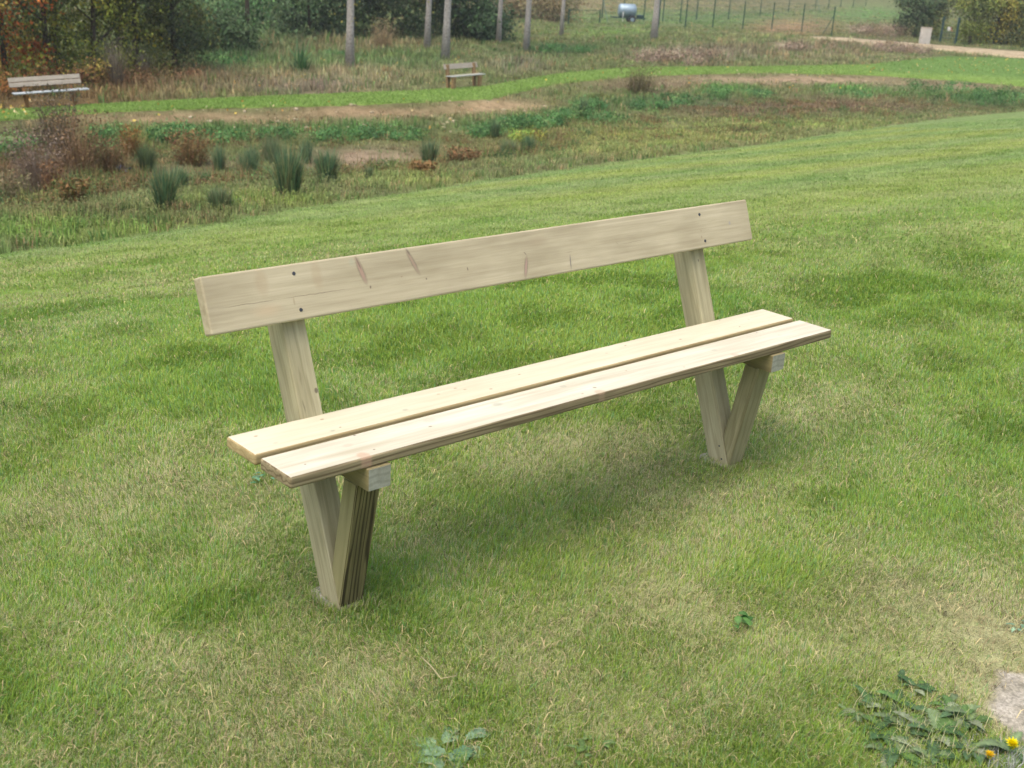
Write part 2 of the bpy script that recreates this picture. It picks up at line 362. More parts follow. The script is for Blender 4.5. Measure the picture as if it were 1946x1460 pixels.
def sheet(name, near, far, zoff, colf, mat, rows=8, skirt=.08):
    """strip of ground between two traced edges (az, D)"""
    az = np.linspace(near[0][0], near[0][-1], 500); V = []; 
    dn = feat_D(near, az); df = feat_D(far, az)
    dn = dn+.22*fbm(az*90, az*0+2, 3)
    rowsD = [dn-.05]+[dn+(df-dn)*t for t in np.linspace(0, 1, rows)]+[df+.05]
    for k, d in enumerate(rowsD):
        S = az*d; z, _ = terrain(S, d, rough=False); zb = z+zoff
        if k in (0, len(rowsD)-1): zb = z-skirt
        V.append(world(S, d, zb))
    V = np.array(V); nr, nc = V.shape[:2]; P = V.reshape(-1, 3)
    i = np.arange(nr*nc).reshape(nr, nc); qq = np.stack([i[:-1, :-1], i[:-1, 1:], i[1:, 1:], i[1:, :-1]], -1).reshape(-1, 4)
    me = np_mesh(name, P, qq, np.arange(len(qq))*4, colf(P), True)
    return prop(link(name, me, mat), kind='structure')
def path_col(P):
    px, py = project(P); n = fbm(P[:, 0]*.8, P[:, 1]*.8, 71)[:, None]
    c = lin('7fa04c')*(1-n)+lin('90ac5c')*n
    upper = np.clip((px-1640)/60, 0, 1)*np.clip((np.interp(px, [1600, 1946, 2200], [136, 150, 165])-py)/4, 0, 1)
    c = c*(1-upper[:, None])+lin('76984e')*upper[:, None]
    return c*.62
path = sheet('grass_path', F_PL, F_PU, .035, path_col, ground_mat('path_turf', (2.0, 40.0), .3, .02))
tx = np.array([1540, 1600, 1700, 1800, 1870, 1946, 2150, 2500.]); tl = np.array([73, 78, 87, 96, 104, 110, 134, 180.]); tu = np.array([70, 72, 79.5, 87.5, 93, 98.5, 118, 160.])
def feat2(xs, ys, z):
    P = np.array([hit_z(x, y, z) for x, y in zip(xs, ys)]); S, D = toSD(P); return S/D, D, 0*S+z
track = sheet('gravel_track', feat2(tx, tl, -2.96), feat2(tx, tu, -2.96), .06, lambda P: np.tile(lin('c9b898')*.62, (len(P), 1)), ground_mat('track_gravel', (1.5, 12.0), .5, .03), rows=6, skirt=.2)

# ---------------------------------------------------------------- blades and leaves
def blades(root, h, wd, az, lean, cols, bend=1.0, tipc=None):
    """vectorised grass blades: 5 vertices, a quad and a triangle each"""
    n = len(root); d = np.stack([np.cos(az), np.sin(az), 0*az], 1); s = np.stack([-np.sin(az), np.cos(az), 0*az], 1)
    up = np.array([0, 0, 1.0]); h = h[:, None]; wd = wd[:, None]; lean = lean[:, None]
    mid = root+up*h*.55*np.cos(lean*.6)+d*h*.55*np.sin(lean*.6)
    tip = mid+up*h*.5*np.cos(lean*1.3*bend)+d*h*.5*np.sin(lean*1.3*bend)
    V = np.stack([root-s*wd*.5, root+s*wd*.5, mid+s*wd*.42, mid-s*wd*.42, tip], 1).reshape(-1, 3)
    b = np.arange(n)[:, None]*5
    loops = np.concatenate([b+np.array([[0, 1, 2, 3]]), b+np.array([[3, 2, 4]])], 1).ravel()
    st = (np.arange(n)[:, None]*7+np.array([[0, 4]])).ravel()
    k = np.array([.8, .8, 1.0, 1.0, 1.1]); c = (cols[:, None, :]*k[None, :, None])
    if tipc is not None: c[:, 4] = tipc
    return V, loops, st, c.reshape(-1, 3)
def leaves(cen, size, cols, r, out=None, bias=.6, narrow=.6):
    """vectorised leaf faces: pointed ovals of 4 vertices, folded a little"""
    n = len(cen); nrm = r.normal(size=(n, 3)); nrm[:, 2] = np.abs(nrm[:, 2])*.8+.2
    if out is not None: nrm = nrm*.7+out*bias
    nrm /= np.linalg.norm(nrm, axis=1)[:, None]
    a = r.normal(size=(n, 3)); t = np.cross(nrm, a); t /= np.linalg.norm(t, axis=1)[:, None]; b = np.cross(nrm, t)
    L = size[:, None]; W = L*narrow
    V = np.stack([cen-t*L*.5, cen+b*W*.5-nrm*W*.15, cen+t*L*.5, cen-b*W*.5-nrm*W*.15], 1).reshape(-1, 3)
    return V, np.arange(n*4), np.arange(n)*4, np.repeat(cols, 4, 0)
class Acc:
    def __init__(s): s.V, s.L, s.S, s.C, s.nv, s.nl = [], [], [], [], 0, 0
    def add(s, t):
        V, L, St, C = t; s.V.append(V); s.L.append(L+s.nv); s.S.append(St+s.nl); s.C.append(C); s.nv += len(V); s.nl += len(L); return s
    def mesh(s, name): return np_mesh(name, np.concatenate(s.V), np.concatenate(s.L), np.concatenate(s.S), np.concatenate(s.C))
GRASS = foliage_mat('grass_blade', .55, .3)
LEAF = foliage_mat('leaf', .55, .25)
DRYM = foliage_mat('dry_stalk', .8, .15)

# mown grass of the lawn
r = np.random.default_rng(11)
def sample_polar(n, d0, d1, a, p):
    u = r.random(n); e = 2-p
    D = (d0**e+(d1**e-d0**e)*u)**(1/e); az = r.uniform(-a, a, n); return az*D, D
def lawn_layer(NB, d0_, d1_, p_, w0_, a_=.66, sides=False):
    S, D = sample_polar(NB, d0_, d1_, a_, p_)
    az = S/D; keep = (D < feat_D(F_L, az)+.15) & ~(sides & (np.abs(az) < .66) & (D > 1.55))
    S, D = S[keep], D[keep]; z, _ = terrain(S, D); P = world(S, D, z)
    dist_b = np.hypot(P[:, 0]-bare_c[0], P[:, 1]-bare_c[1])
    bare_n = .12-.10*(fbm(P[:, 0]*7, P[:, 1]*7, 151, 4)-.5)*2
    thin = fbm(P[:, 0]*9, P[:, 1]*9, 91, 3)
    keep = (dist_b > bare_n) & ~((r.random(len(S)) > np.clip((dist_b-bare_n)/.22+.15, 0, 1)))
    keep &= r.random(len(S)) < .55+.9*thin
    S, D, P = S[keep], D[keep], P[keep]; n = len(S)
    px, py = project(P); d = lawn_dry(P, px, py); base, _ = lawn_col(P, px, py)
    isdry = r.random(n) < np.clip(d*.95+.04, 0, 1)
    nn = fbm(P[:, 0]*.9, P[:, 1]*.9, 41, 3)[:, None]
    gcol = GREEN*(1-nn)+GREEN2*nn
    farw = np.clip((D-5)/8, 0, 1)[:, None]
    c = np.where(isdry[:, None], DRY*r.uniform(.7, 1.12, (n, 1))*(1+r.normal(0, .04, (n, 3))), gcol*r.uniform(.7, 1.25, (n, 1)))
    hue = r.random(n)[:, None]; c = np.where((~isdry & (hue[:, 0] < .2))[:, None], BLUEG*r.uniform(.7, 1.3, (n, 1)), c)
    c = np.where((~isdry & (hue[:, 0] > .86))[:, None], lin('a9b45a')*r.uniform(.7, 1.2, (n, 1)), c)
    c = c*(1-farw*.8)+base*farw*.8*r.uniform(.85, 1.15, (n, 1))
    lush = 1-d
    tall = fbm(P[:, 0]*3.2, P[:, 1]*3.2, 101, 4)
    h = (.011+.011*r.random(n)+.014*np.clip(tall-.45, 0, 1)*2*np.clip(1.3-D/8, .2, 1)+.006*lush)*np.where(isdry, .9, 1.05)
    wd = w0_*np.maximum(D/2.6, 1)**.85*r.uniform(.7, 1.35, n)*np.where(isdry, .8, 1.15)
    flow = fbm(P[:, 0]*2.1, P[:, 1]*2.1, 111, 3)*12
    a = np.where(r.random(n) < .55, flow+r.normal(0, .6, n), r.uniform(0, 2*math.pi, n))
    lean = np.clip(np.abs(r.normal(.65, .4, n))+.45*isdry, .05, 1.5)
    return blades(P, h, wd, a, lean, c*.95)
me = Acc().add(lawn_layer(640000, 1.55, 37, 1.5, .0015)).add(lawn_layer(760000, 1.55, 7.0, 1.6, .0012)).add(lawn_layer(260000, .5, 20, 1.5, .0026, 1.6, True)).mesh('lawn_grass')
prop(link('lawn_grass', me, GRASS), 'short mown grass of the lawn, green with straw-coloured dry patches', 'grass', kind='stuff')
posts_ = []
for X_ in (.1971, 1.685):
    for (x0_, x1_, y0_, y1_) in ((X_-.03, X_+.09, -.215, -.18), (X_-.035, X_-.008, -.19, -.06), (X_+.068, X_+.10, -.19, -.06)):
        m_ = 170; posts_.append(np.c_[r.uniform(x0_, x1_, m_), r.uniform(y0_, y1_, m_), np.full(m_, .002)])
Pp = np.concatenate(posts_); m_ = len(Pp)
me = Acc().add(blades(Pp, r.uniform(.012, .032, m_), np.full(m_, .0014), r.uniform(0, 6.3, m_), r.uniform(.1, .9, m_), np.where((r.random(m_) < .4)[:, None], DRY, GREEN2)*r.uniform(.6, 1.15, (m_, 1)))).mesh('foot_grass')
prop(link('uncut_grass', me, GRASS), 'slightly longer uncut grass around the bench feet', 'grass', kind='stuff')
pw_ = []
for (x_, y_, n_) in ((1700, 1380, 190), (1770, 1400, 190), (1840, 1410, 150), (1660, 1350, 130), (1740, 1440, 190), (870, 1432, 60)):
    q_ = hit_z(x_, y_, 0); pw_.append(np.c_[q_[0]+r.normal(0, .05, n_), q_[1]+r.normal(0, .05, n_), np.full(n_, .002)])
Pp = np.concatenate(pw_); m_ = len(Pp)
me = Acc().add(blades(Pp, r.uniform(.025, .06, m_), np.full(m_, .0015), r.uniform(0, 6.3, m_), r.uniform(.2, 1.2, m_), np.where((r.random(m_) < .45)[:, None], DRY, GREEN2)*r.uniform(.55, 1.1, (m_, 1)))).mesh('weed_grass')
prop(link('long_grass', me, GRASS), 'longer grass growing up between the broad-leaved weeds', 'grass', kind='stuff')
# thatch: dry cut bits lying between the blades
n = 60000; S, D = sample_polar(n, 1.6, 9, .62, 1.6); z, _ = terrain(S, D); P = world(S, D, z+.004)
dist_b = np.hypot(P[:, 0]-bare_c[0], P[:, 1]-bare_c[1]); px, py = project(P); d = lawn_dry(P, px, py)
k = (r.random(n) < .3+.7*d) & ((dist_b > .12) | (r.random(n) < .08)); P, D, n = P[k], D[k], int(k.sum())
c = (lin('b5a47c')*(1-r.random((n, 1)))+lin('9a9068')*r.random((n, 1)))*r.uniform(.6, 1.1, (n, 1))
me = Acc().add(blades(P, r.uniform(.015, .05, n), .0016*np.maximum(D/2.6, 1)**.7*r.uniform(.7, 1.3, n), r.uniform(0, 6.3, n), r.uniform(1.25, 1.6, n), c)).mesh('thatch')
prop(link('dry_thatch_litter', me, DRYM), 'dry straw clippings lying between the blades of the lawn', 'dry grass', kind='stuff')
# turf of the path beyond the ditch
n = 60000; az = r.uniform(F_PL[0][1], F_PL[0][-2], n); t = r.random(n); D = feat_D(F_PL, az)*(1-t)+feat_D(F_PU, az)*t; S = az*D
z, _ = terrain(S, D, False); P = world(S, D, z+.03); c = path_col(P)/.62*r.uniform(.75, 1.15, (n, 1))
me = Acc().add(blades(P, r.uniform(.03, .06, n), r.uniform(.018, .03, n), r.uniform(0, 6.3, n), r.uniform(.1, .8, n), c)).mesh('path_grass')
prop(link('path_grass', me, GRASS), 'short bright green grass along the mown path behind the ditch', 'grass', kind='stuff')
# rough growth of the ditch, the bank and the meadow
def rough_points(n, d0, d1, a, p):
    S, D = sample_polar(n, d0, d1, a, p); az = S/D; k = D > feat_D(F_L, az)-.1
    k &= ~((D > feat_D(F_PL, az)-.1) & (D < feat_D(F_PU, az)+.1)); S, D = S[k], D[k]
    z, zn = terrain(S, D); return S, D, world(S, D, z), zn
tr_n, tr_f = feat2(tx, tl, -2.96), feat2(tx, tu, -2.96)
def on_track(S, D):
    az = S/D; return (az > tr_n[0][0]) & (D > feat_D(tr_n, az)-.3) & (D < feat_D(tr_f, az)+.3)
S, D, P, zn = rough_points(68000, 8, 150, .68, 1.75)
k = ~on_track(S, D); S, D, P, zn = S[k], D[k], P[k], zn[k]
px, py = project(P); jn = (fbm(P[:, 0]*.5, P[:, 1]*.5, 51)-.5); jm = (fbm(P[:, 0]*.5, P[:, 1]*.5, 61)-.5)
tc, th = rough_col(px, py, jn*60, jm*14)
k = (r.random(len(S)) < np.clip(th/.14, .04, 1)); k &= ~((px > 10) & (px < 185) & (py > 188) & (py < 216)); k &= ~((px > 838) & (px < 925) & (py > 152) & (py < 178)); S, D, P, tc, th, zn = S[k], D[k], P[k], tc[k], th[k], zn[k]
n = len(S); M_ = 9
tuftc = tc*(.65+.7*fbm(P[:, 0]*1.3, P[:, 1]*1.3, 121, 3)[:, None])*r.uniform(.7, 1.3, (n, 1))*(1+r.normal(0, .07, (n, 3)))
odd = r.random(n); tuftc = np.where((odd < .10)[:, None], lin('5c8244')*r.uniform(.6, 1.1, (n, 1)), tuftc)
tuftc = np.where((odd > .93)[:, None], lin('a8936c')*r.uniform(.7, 1.2, (n, 1)), tuftc)
hh = th*r.uniform(.5, 1.25, n)*(.6+.8*fbm(P[:, 0]*.6, P[:, 1]*.6, 131, 3))
hh = np.where(zn <= 2, np.minimum(hh, .025+.10*fbm(P[:, 0]*.8, P[:, 1]*.8, 133, 3)), hh)
Pr = np.repeat(P, M_, 0)+np.c_[r.normal(0, .07, (n*M_, 2)), np.zeros(n*M_)]*np.repeat(np.clip(D/25, .8, 2.2), M_)[:, None]
c = np.repeat(tuftc, M_, 0)*r.uniform(.85, 1.4, (n*M_, 1))
me = Acc().add(blades(Pr, np.repeat(hh, M_)*r.uniform(.6, 1.2, n*M_)+.03, np.repeat(.011*np.clip(D/20, .8, 3.0), M_)*r.uniform(.6, 1.5, n*M_), r.uniform(0, 6.3, n*M_), np.abs(r.normal(.35, .35, n*M_)), c*1.0)).mesh('rough')
prop(link('rough_grass', me, DRYM), 'unmown dry and green grass covering the ditch, bank and meadow', 'grass', kind='stuff')
# low broad-leaved weeds among it
S, D, P, zn = rough_points(44000, 8, 110, .54, 1.75)
k = ~on_track(S, D); S, D, P, zn = S[k], D[k], P[k], zn[k]
px, py = project(P); tc, th = rough_col(px, py, 20, 4); k = r.random(len(S)) < np.clip(th/.16, 0, .9); S, D, P, tc, th = S[k], D[k], P[k], tc[k], th[k]
n = len(S); M_ = 8
Pc = np.repeat(P, M_, 0)+np.c_[r.normal(0, .13, (n*M_, 2)), np.abs(r.normal(0, 1, n*M_))*np.repeat(th, M_)*.4+.03]
c = np.repeat(tc*(.6+.8*fbm(P[:, 0]*1.1, P[:, 1]*1.1, 141, 3)[:, None])*r.uniform(.6, 1.25, (n, 1)), M_, 0)*r.uniform(.75, 1.25, (n*M_, 1))
me = Acc().add(leaves(Pc, r.uniform(.02, .045, n*M_)*np.repeat(np.clip(D/30, .7, 1.8), M_), c, r)).mesh('weeds')
prop(link('low_weeds', me, LEAF), 'low broad-leaved weeds mixed through the unmown ground', 'weeds', kind='stuff')
# tangled scrub of the ditch floor
S, D, P, zn = rough_points(15000, 14, 62, .5, 1.6); az = S/D
fl, ff = feat_D(F_L, az), feat_D(F_F, az)
cl_ = fbm(P[:, 0]*.55, P[:, 1]*.55, 181, 4); low = (D > fl*.62+ff*.38) & (zn >= 1) & (zn <= 3)
px, py = project(P); mud = np.exp(-(((px-700)/110)**2+((py-300)/20)**2)); right = np.clip((px-900)/300, 0, 1)
k = low & (cl_ > .43+.10*right) & (mud < .4) & (r.random(len(S)) < .85); k &= ~((zn == 3) & (r.random(len(S)) < .75)); P, D, cl_, right, px, py, n = P[k], D[k], cl_[k], right[k], px[k], py[k], int(k.sum())
M_ = 34; hs = np.clip((cl_-.40)*1.8, .05, .28)*r.uniform(.5, 1.2, n)*(1-.55*right)
pal = np.array([lin(h_) for h_ in ('44602f', '3a5230', '5c6e38', '6f6040', '77603f', '4f6a3c', '7c8048')]); pick = (fbm(P[:, 0]*.9+7, P[:, 1]*.9, 191, 3)*9+r.normal(0, .7, n)).astype(int) % 7
bc = pal[pick]*r.uniform(.8, 1.3, (n, 1))
Pc = np.repeat(P, M_, 0)+np.c_[r.normal(0, .13, (n*M_, 2)), np.repeat(hs, M_)*r.random(n*M_)**.7]
c = np.repeat(bc, M_, 0)*r.uniform(.65, 1.4, (n*M_, 1))
A_ = Acc().add(leaves(Pc, r.uniform(.02, .06, n*M_), c, r)); M2 = 7
Pb = np.repeat(P, M2, 0)+np.c_[r.normal(0, .12, (n*M2, 2)), np.zeros(n*M2)]
A_.add(blades(Pb, np.repeat(hs, M2)*r.uniform(.8, 1.7, n*M2)+.05, r.uniform(.006, .014, n*M2), r.uniform(0, 6.3, n*M2), np.abs(r.normal(.3, .35, n*M2)), np.repeat(bc, M2, 0)*r.uniform(.9, 1.7, (n*M2, 1))))
prop(link('ditch_scrub', A_.mesh('ditch_scrub'), LEAF), 'tangled dark green and brown scrub filling the ditch', 'weeds', kind='stuff')
# fallen leaves and pale stones
n = 420; xs = np.concatenate([r.uniform(1650, 2000, 130), r.uniform(950, 1700, 60), r.uniform(0, 950, 60), r.uniform(300, 900, 140), r.uniform(0, 60, 30)])
ys = np.concatenate([r.uniform(112, 142, 130), r.uniform(125, 160, 60), r.uniform(190, 225, 60), r.uniform(100, 165, 140), r.uniform(185, 215, 30)])
P = []
for x, y in zip(xs, ys):
    p = hit_z(x, y, -3.0); s_, d_ = toSD(p); zz, _ = terrain(np.array([s_]), np.array([d_])); P.append((p[0], p[1], zz[0]+.07))
P = np.array(P); c = np.array([lin('d8c05c'), lin('c89a50'), lin('d9c896')])[r.integers(0, 3, n)]
me = Acc().add(leaves(P, r.uniform(.06, .12, n), c, r, narrow=.8)).mesh('fallen')
prop(link('fallen_leaves', me, LEAF), 'scattered yellow and tan fallen leaves on the far green path', 'leaves', kind='stuff')
bm = bmesh.new()
for x, y in zip(np.r_[r.uniform(850, 1060, 30), r.uniform(1200, 1700, 50), r.uniform(200, 900, 60)], np.r_[r.uniform(196, 222, 30), r.uniform(142, 168, 50), r.uniform(212, 236, 60)]):
    p = hit_z(x, y, -3.2); s_, d_ = toSD(p); zz, _ = terrain(np.array([s_]), np.array([d_])); rr = r.uniform(.02, .07)
    v = bmesh.ops.create_icosphere(bm, subdivisions=1, radius=rr)['verts']; o3 = Vector((p[0], p[1], zz[0]+rr*.2)); sx = r.uniform(.7, 1.5, 3)
    for q_ in v: q_.co = Vector((q_.co.x*sx[0]*r.uniform(.8, 1.2), q_.co.y*sx[1], q_.co.z*.6*sx[2]))+o3
prop(bm_obj('bank_stones', bm, plain_mat('pale_stone', lin('c6b79a')*.8, .9)), 'small pale stones scattered over the bare bank', 'stones', kind='stuff')

# pale bare ground in the corner
cx0, cy0 = bare_c[0], bare_c[1]; gl = np.linspace(-.42, .42, 150); GX, GY = np.meshgrid(gl, gl); gx, gy = GX.ravel()+cx0, GY.ravel()+cy0
rad_ = np.hypot(GX, GY).ravel(); edge_ = rad_+.10*(fbm(gx*7, gy*7, 151, 4)-.5)*2; mk = np.clip((.185-edge_)/.09, 0, 1); mk = mk*mk*(3-2*mk)
gzv = .0035+.010*(fbm(gx*22, gy*22, 161, 4)-.5)*mk+.003*mk-.012*np.clip((rad_-.36)/.05, 0, 1)
Pg = np.stack([gx, gy, gzv], 1); pxg, pyg = project(Pg); under = lawn_col(Pg, pxg, pyg)[0]*.50+lin('6a6c40')*.16
gr_ = fbm(gx*60, gy*60, 171, 4)[:, None]; bc_ = lin('bcb6a6')*.62*(.75+.5*gr_); brown = lin('94805f')*.6
mkk = mk[:, None]; colg = under*(1-mkk)+(brown*(1-mkk)+bc_*mkk)*mkk
ig = np.arange(150*150).reshape(150, 150); qg = np.stack([ig[:-1, :-1], ig[:-1, 1:], ig[1:, 1:], ig[1:, :-1]], -1).reshape(-1, 4); qg = qg[rad_[qg].max(1) < .41]
prop(link('bare_ground', np_mesh('bare_ground', Pg, qg, np.arange(len(qg))*4, colg, True), ground_mat('chalky_soil', (14.0, 120.0), .5, .003)), kind='structure')
# dry stalk fragments over the bare patch
# ---------------------------------------------------------------- benches
TH = .362; dv = (0, math.sin(TH), math.cos(TH)); nv = (0, -math.cos(TH), math.sin(TH)); ex = (1, 0, 0)
SF = .1877; sv = (0, -math.sin(SF), math.cos(SF)); sn = (0, -math.cos(SF), -math.sin(SF))
W1, GAP, W2, TK = .129, .0218, .128, .028
def board(name, L, y0, y1, z0, z1, mat, parent, matrix=None, bev=.004, x0=0.0, edge=None):
    bm = bmesh.new(); box(bm, (x0, y0, z0), (x0+L, y1, z1), bev, 3)
    bmesh.ops.recalc_face_normals(bm, faces=bm.faces[:]); 
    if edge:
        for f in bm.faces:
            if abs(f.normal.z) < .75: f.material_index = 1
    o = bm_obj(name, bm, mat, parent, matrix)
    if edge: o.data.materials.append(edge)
    return o
def screw(parent, M4, x, y, z, rad=.0048, mat=None):
    bm = bmesh.new(); bmesh.ops.create_cone(bm, cap_ends=True, segments=14, radius1=rad, radius2=rad*.8, depth=.002)
    for v in bm.verts: v.co += Vector((x, y, z))
    return bm_obj('screw', bm, mat, parent, M4)
def make_bench(label, loc, rz, mats, xp, L=2.0, backs=((.2346, .3688),), bx=(-.005, 1.96), group=None, screws=True, tilt=0.0, footing=True, straight=False):
    root = empty('park_bench', loc, rz); root.rotation_euler = (0, tilt, rz); prop(root, label, 'bench', group)
    H = Matrix.Translation((0, 0, SEAT))
    board('seat_plank', L, -W1, 0, -TK, 0, mats['seat_rear'], root, H, .006, edge=mats['edge_rear'])
    board('seat_plank', L, -W1-GAP-W2, -W1-GAP, -TK, .0006, mats['seat_front'], root, H, .006, edge=mats['edge_front'])
    BM4 = basis((bx[0], -.0057, SEAT), ex, dv, nv)
    for (s0, s1) in backs:
        bk = board('backrest_plank', bx[1]-bx[0], s0, s1, .0005, .0362, mats['back'], root, BM4, .005)
    smat = mats['screw']
    if screws:
        for x, y in ((.239, .3454), (.239, .2578), (1.72, .3417), (1.726, .2569)): screw(bk, None, x, y, .0366, .0052, smat)
    for i, X in enumerate(xp):
        pw, pd = .0627, .0751
        PM = basis((X, -.0057, SEAT), ex, dv, nv) if not straight else basis((X, 0, SEAT), ex, (0, .1, .995), (0, -.995, .1))
        post = board('post', pw if not straight else .13, -.60, .352, -pd, 0, mats['post'][i], root, PM, .003)
        yf = -(W1+GAP+W2)-.0066; zb = -TK-.0556
        A = np.array([yf+.0445, zb]); f2 = np.array([-math.sin(SF), math.cos(SF)]); n2 = np.array([-math.cos(SF), -math.sin(SF)])
        def meet(p):        # where a line along the strut meets the post's front face
            d2 = np.array([math.sin(TH), math.cos(TH)]); o2 = np.array([-.0057, 0])+np.array([-math.cos(TH), math.sin(TH)])*.0015
            Mx = np.array([f2, -d2]).T; t = np.linalg.solve(Mx, o2-p)[0]; return p+f2*t
        Brear = A-n2*.053; Brear = Brear+f2*((zb-Brear[1])/f2[1])
        Q, Rr = meet(Brear), meet(A)
        pts = [A, Brear, Q, Rr]; bm = bmesh.new()
        def loc2(p, x):
            v = np.array([p[0]-A[0], p[1]-A[1]]); return Vector((x, v@f2, v@n2))
        a = [bm.verts.new(loc2(p, .0005)) for p in pts]; b = [bm.verts.new(loc2(p, pw+.007)) for p in pts]
        bm.faces.new(a); bm.faces.new(b[::-1])
        for k in range(4): bm.faces.new((a[k], b[k], b[(k+1) % 4], a[(k+1) % 4]))
        bmesh.ops.bevel(bm, geom=bm.edges[:], offset=.0025, segments=2, affect='EDGES')
        bmesh.ops.recalc_face_normals(bm, faces=bm.faces[:])
        so_ = straight and 0
        for f in bm.faces:
            if i == 0 and f.normal.z < .8: f.material_index = 1
        if not straight:
            st_ = bm_obj('strut', bm, mats['strut'][0 if i == 0 else -1], root, basis((X, A[0], SEAT+A[1]), ex, sv, sn)); st_.data.materials.append(mats['strut'][1])
        else:
            bm.free(); bm = bmesh.new(); box(bm, (-.04, -.05, -SEAT-.1), (.11, .05, -TK-.001), .006); bm_obj('leg', bm, mats['strut'][0], root, Matrix.Translation((X, -.24, SEAT)))
        bm = bmesh.new(); box(bm, (0, yf, zb), (pw, -.028, -TK-.0005), .002, 2)
        bm_obj('bearer', bm, mats['bearer'], root, Matrix.Translation((X+.0008, 0, SEAT)))
        bm = bmesh.new(); box(bm, (.0015, yf-.0012, zb+.0015), (pw-.0015, yf-.0001, -TK-.002), 0)
        bm_obj('bearer_end_grain', bm, mats['end'], root, Matrix.Translation((X+.0008, 0, SEAT)))
        if footing:
            yb = -.0057-SEAT*math.tan(TH); bm = bmesh.new(); n = 26; prev = None
            for (rx, ry, z) in ((.037, .05, -.05), (.036, .048, .004), (.033, .044, .008), (.01, .01, .008)):
                ring = [bm.verts.new((X+pw/2-.016+rx*math.copysign(abs(math.cos(t))**.55, math.cos(t))*(1+.07*math.sin(5*t+i)), yb+.074+ry*math.copysign(abs(math.sin(t))**.55, math.sin(t))*(1+.06*math.cos(4*t)), z)) for t in [2*math.pi*k/n for k in range(n)]]
                if prev:
                    for k in range(n): bm.faces.new((prev[k], prev[(k+1) % n], ring[(k+1) % n], ring[k]))
                prev = ring
            bm.faces.new(prev); bm_obj('concrete_footing', bm, mats['concrete'], root)
        if screws and i == 1:
            for u, s_ in ((.052, -.40), (.055, -.443)): screw(post, None, 0, 0, 0, .003, smat).matrix_local = Matrix.Translation((-.0004, s_, -.075+.055)) @ Matrix.Rotation(math.pi/2, 4, 'Y')
    return root
KN = lin('8d7a60'); KD = lin('6b6152'); PINK = lin('b39a88'); GR = lin('8b9080')
def kn(x, y, r_=.006, s=.7, c=KN): return (x, y, r_*1.4, r_, 0, tuple(c), s, .5)
m_rear = [kn(.0562, -.036, .005), kn(.073, -.096, .006, .35, GR), kn(.2388, -.0321, .005), kn(.2197, -.107, .006, .6, GR), kn(.2476, -.0981, .003, .8, KD), kn(.443, -.0916, .008, .5, GR),
          kn(.58, -.05, .005, .4), kn(.6444, -.0389, .005, .6), kn(.66, -.06, .005, .5), kn(.72, -.094, .005, .6), kn(.86, -.05, .004), kn(1.30, -.03, .004), kn(1.4929, -.0782, .005), kn(1.20, -.05, .004, .4), kn(1.7626, -.010, .003, .8, KD), kn(1.7627, -.0928, .003, .8, KD), kn(1.85, -.06, .005, .3)]
m_front = [kn(.2463, -.1596, .0035, .9, KD), kn(.2356, -.2534, .003, .9, KD), kn(.0639, -.2359, .003, .8, KD), kn(.20, -.20, .012, .35, PINK), kn(.4277, -.2139, .0045, .7, KD), kn(.45, -.18, .016, .22, GR), kn(.66, -.19, .014, .45, GR),
           kn(.8949, -.1864, .010, .35, GR), kn(.9615, -.239, .006, .6, KD), kn(.90, -.255, .004, .6), kn(1.135, -.1905, .003), kn(1.4983, -.2059, .010, .3, GR), kn(1.7554, -.1654, .003, .9, KD), kn(1.80, -.22, .009, .25, PINK), kn(1.3, -.26, .004, .4),
           (.197, -.268, .018, .022, 0, tuple(lin('b09279')), .6, .35), (.95, -.272, .020, .02, 0, tuple(lin('a89278')), .5, .4), (1.52, -.27, .017, .02, 0, tuple(lin('b09a86')), .45, .4)]
CR = tuple(lin('6f6552'))
def kb(x0, y0, x1, y1, w_, c, s): 
    L_ = math.hypot(x1-x0, y1-y0); return ((x0+x1)/2, (y0+y1)/2, L_/2, w_, math.atan2(y1-y0, x1-x0), tuple(c), s, .55)
X0 = .005
m_back = [kb(.02, .292, .2, .2905, .0011, CR, .75), kb(.17, .291, .40, .2885, .0010, CR, .8), kb(.417, .370, .438, .287, .0105, lin('6a6052'), .7), kb(.418, .368, .437, .289, .0068, lin('a88e7c'), .9), kb(.418, .368, .430, .325, .003, KD, .6), kb(.571, .371, .604, .290, .009, lin('6a6052'), .7), kb(.572, .369, .603, .292, .0055, lin('a08c78'), .85), kb(.572, .369, .585, .345, .003, KD, .6),
          (.405, .352, .012, .014, 0, tuple(lin('a3a690')), .5, .8), kb(.975, .303, .952, .234, .0085, lin('6a6052'), .7), kb(.974, .30, .953, .236, .005, lin('a88e80'), .9), kb(.965, .313, .974, .30, .0018, KD, .7), kb(1.137, .289, .1+1.03, .236, .0032, lin('76706a'), .8),
          kb(1.12, .291, 1.15, .2915, .001, CR, .5), (.76, .2903, .003, .006, 0, tuple(KD), .7, .5), (.62, .283, .0025, .003, 0, tuple(KD), .8, .5), (.446, .284, .003, .0045, 0, tuple(KD), .8, .5), kb(1.33, .289, 1.46, .292, .001, CR, .45), kb(1.33, .30, 1.336, .289, .001, CR, .5),
          (.15, .335, .022, .04, 0, tuple(lin('a8977a')), .45, .5), (.30, .335, .018, .045, 0, tuple(lin('a8977a')), .4, .5), (.225, .28, .003, .012, 0, tuple(KN), .4, .5), (1.86, .30, .006, .008, 0, tuple(lin('8f8f92')), .6, .6), (1.712, .27, .004, .006, 0, tuple(KN), .6, .6), (1.715, .29, .003, .004, 0, tuple(KN), .6, .6), (.545, .297, .004, .002, 0, tuple(KN), .6, .5), (.15, .27, .05, .02, 0, tuple(lin('c0a888')), .4, .8), (1.02, .335, .05, .02, 0, tuple(lin('a2937a')), .4, .8)]
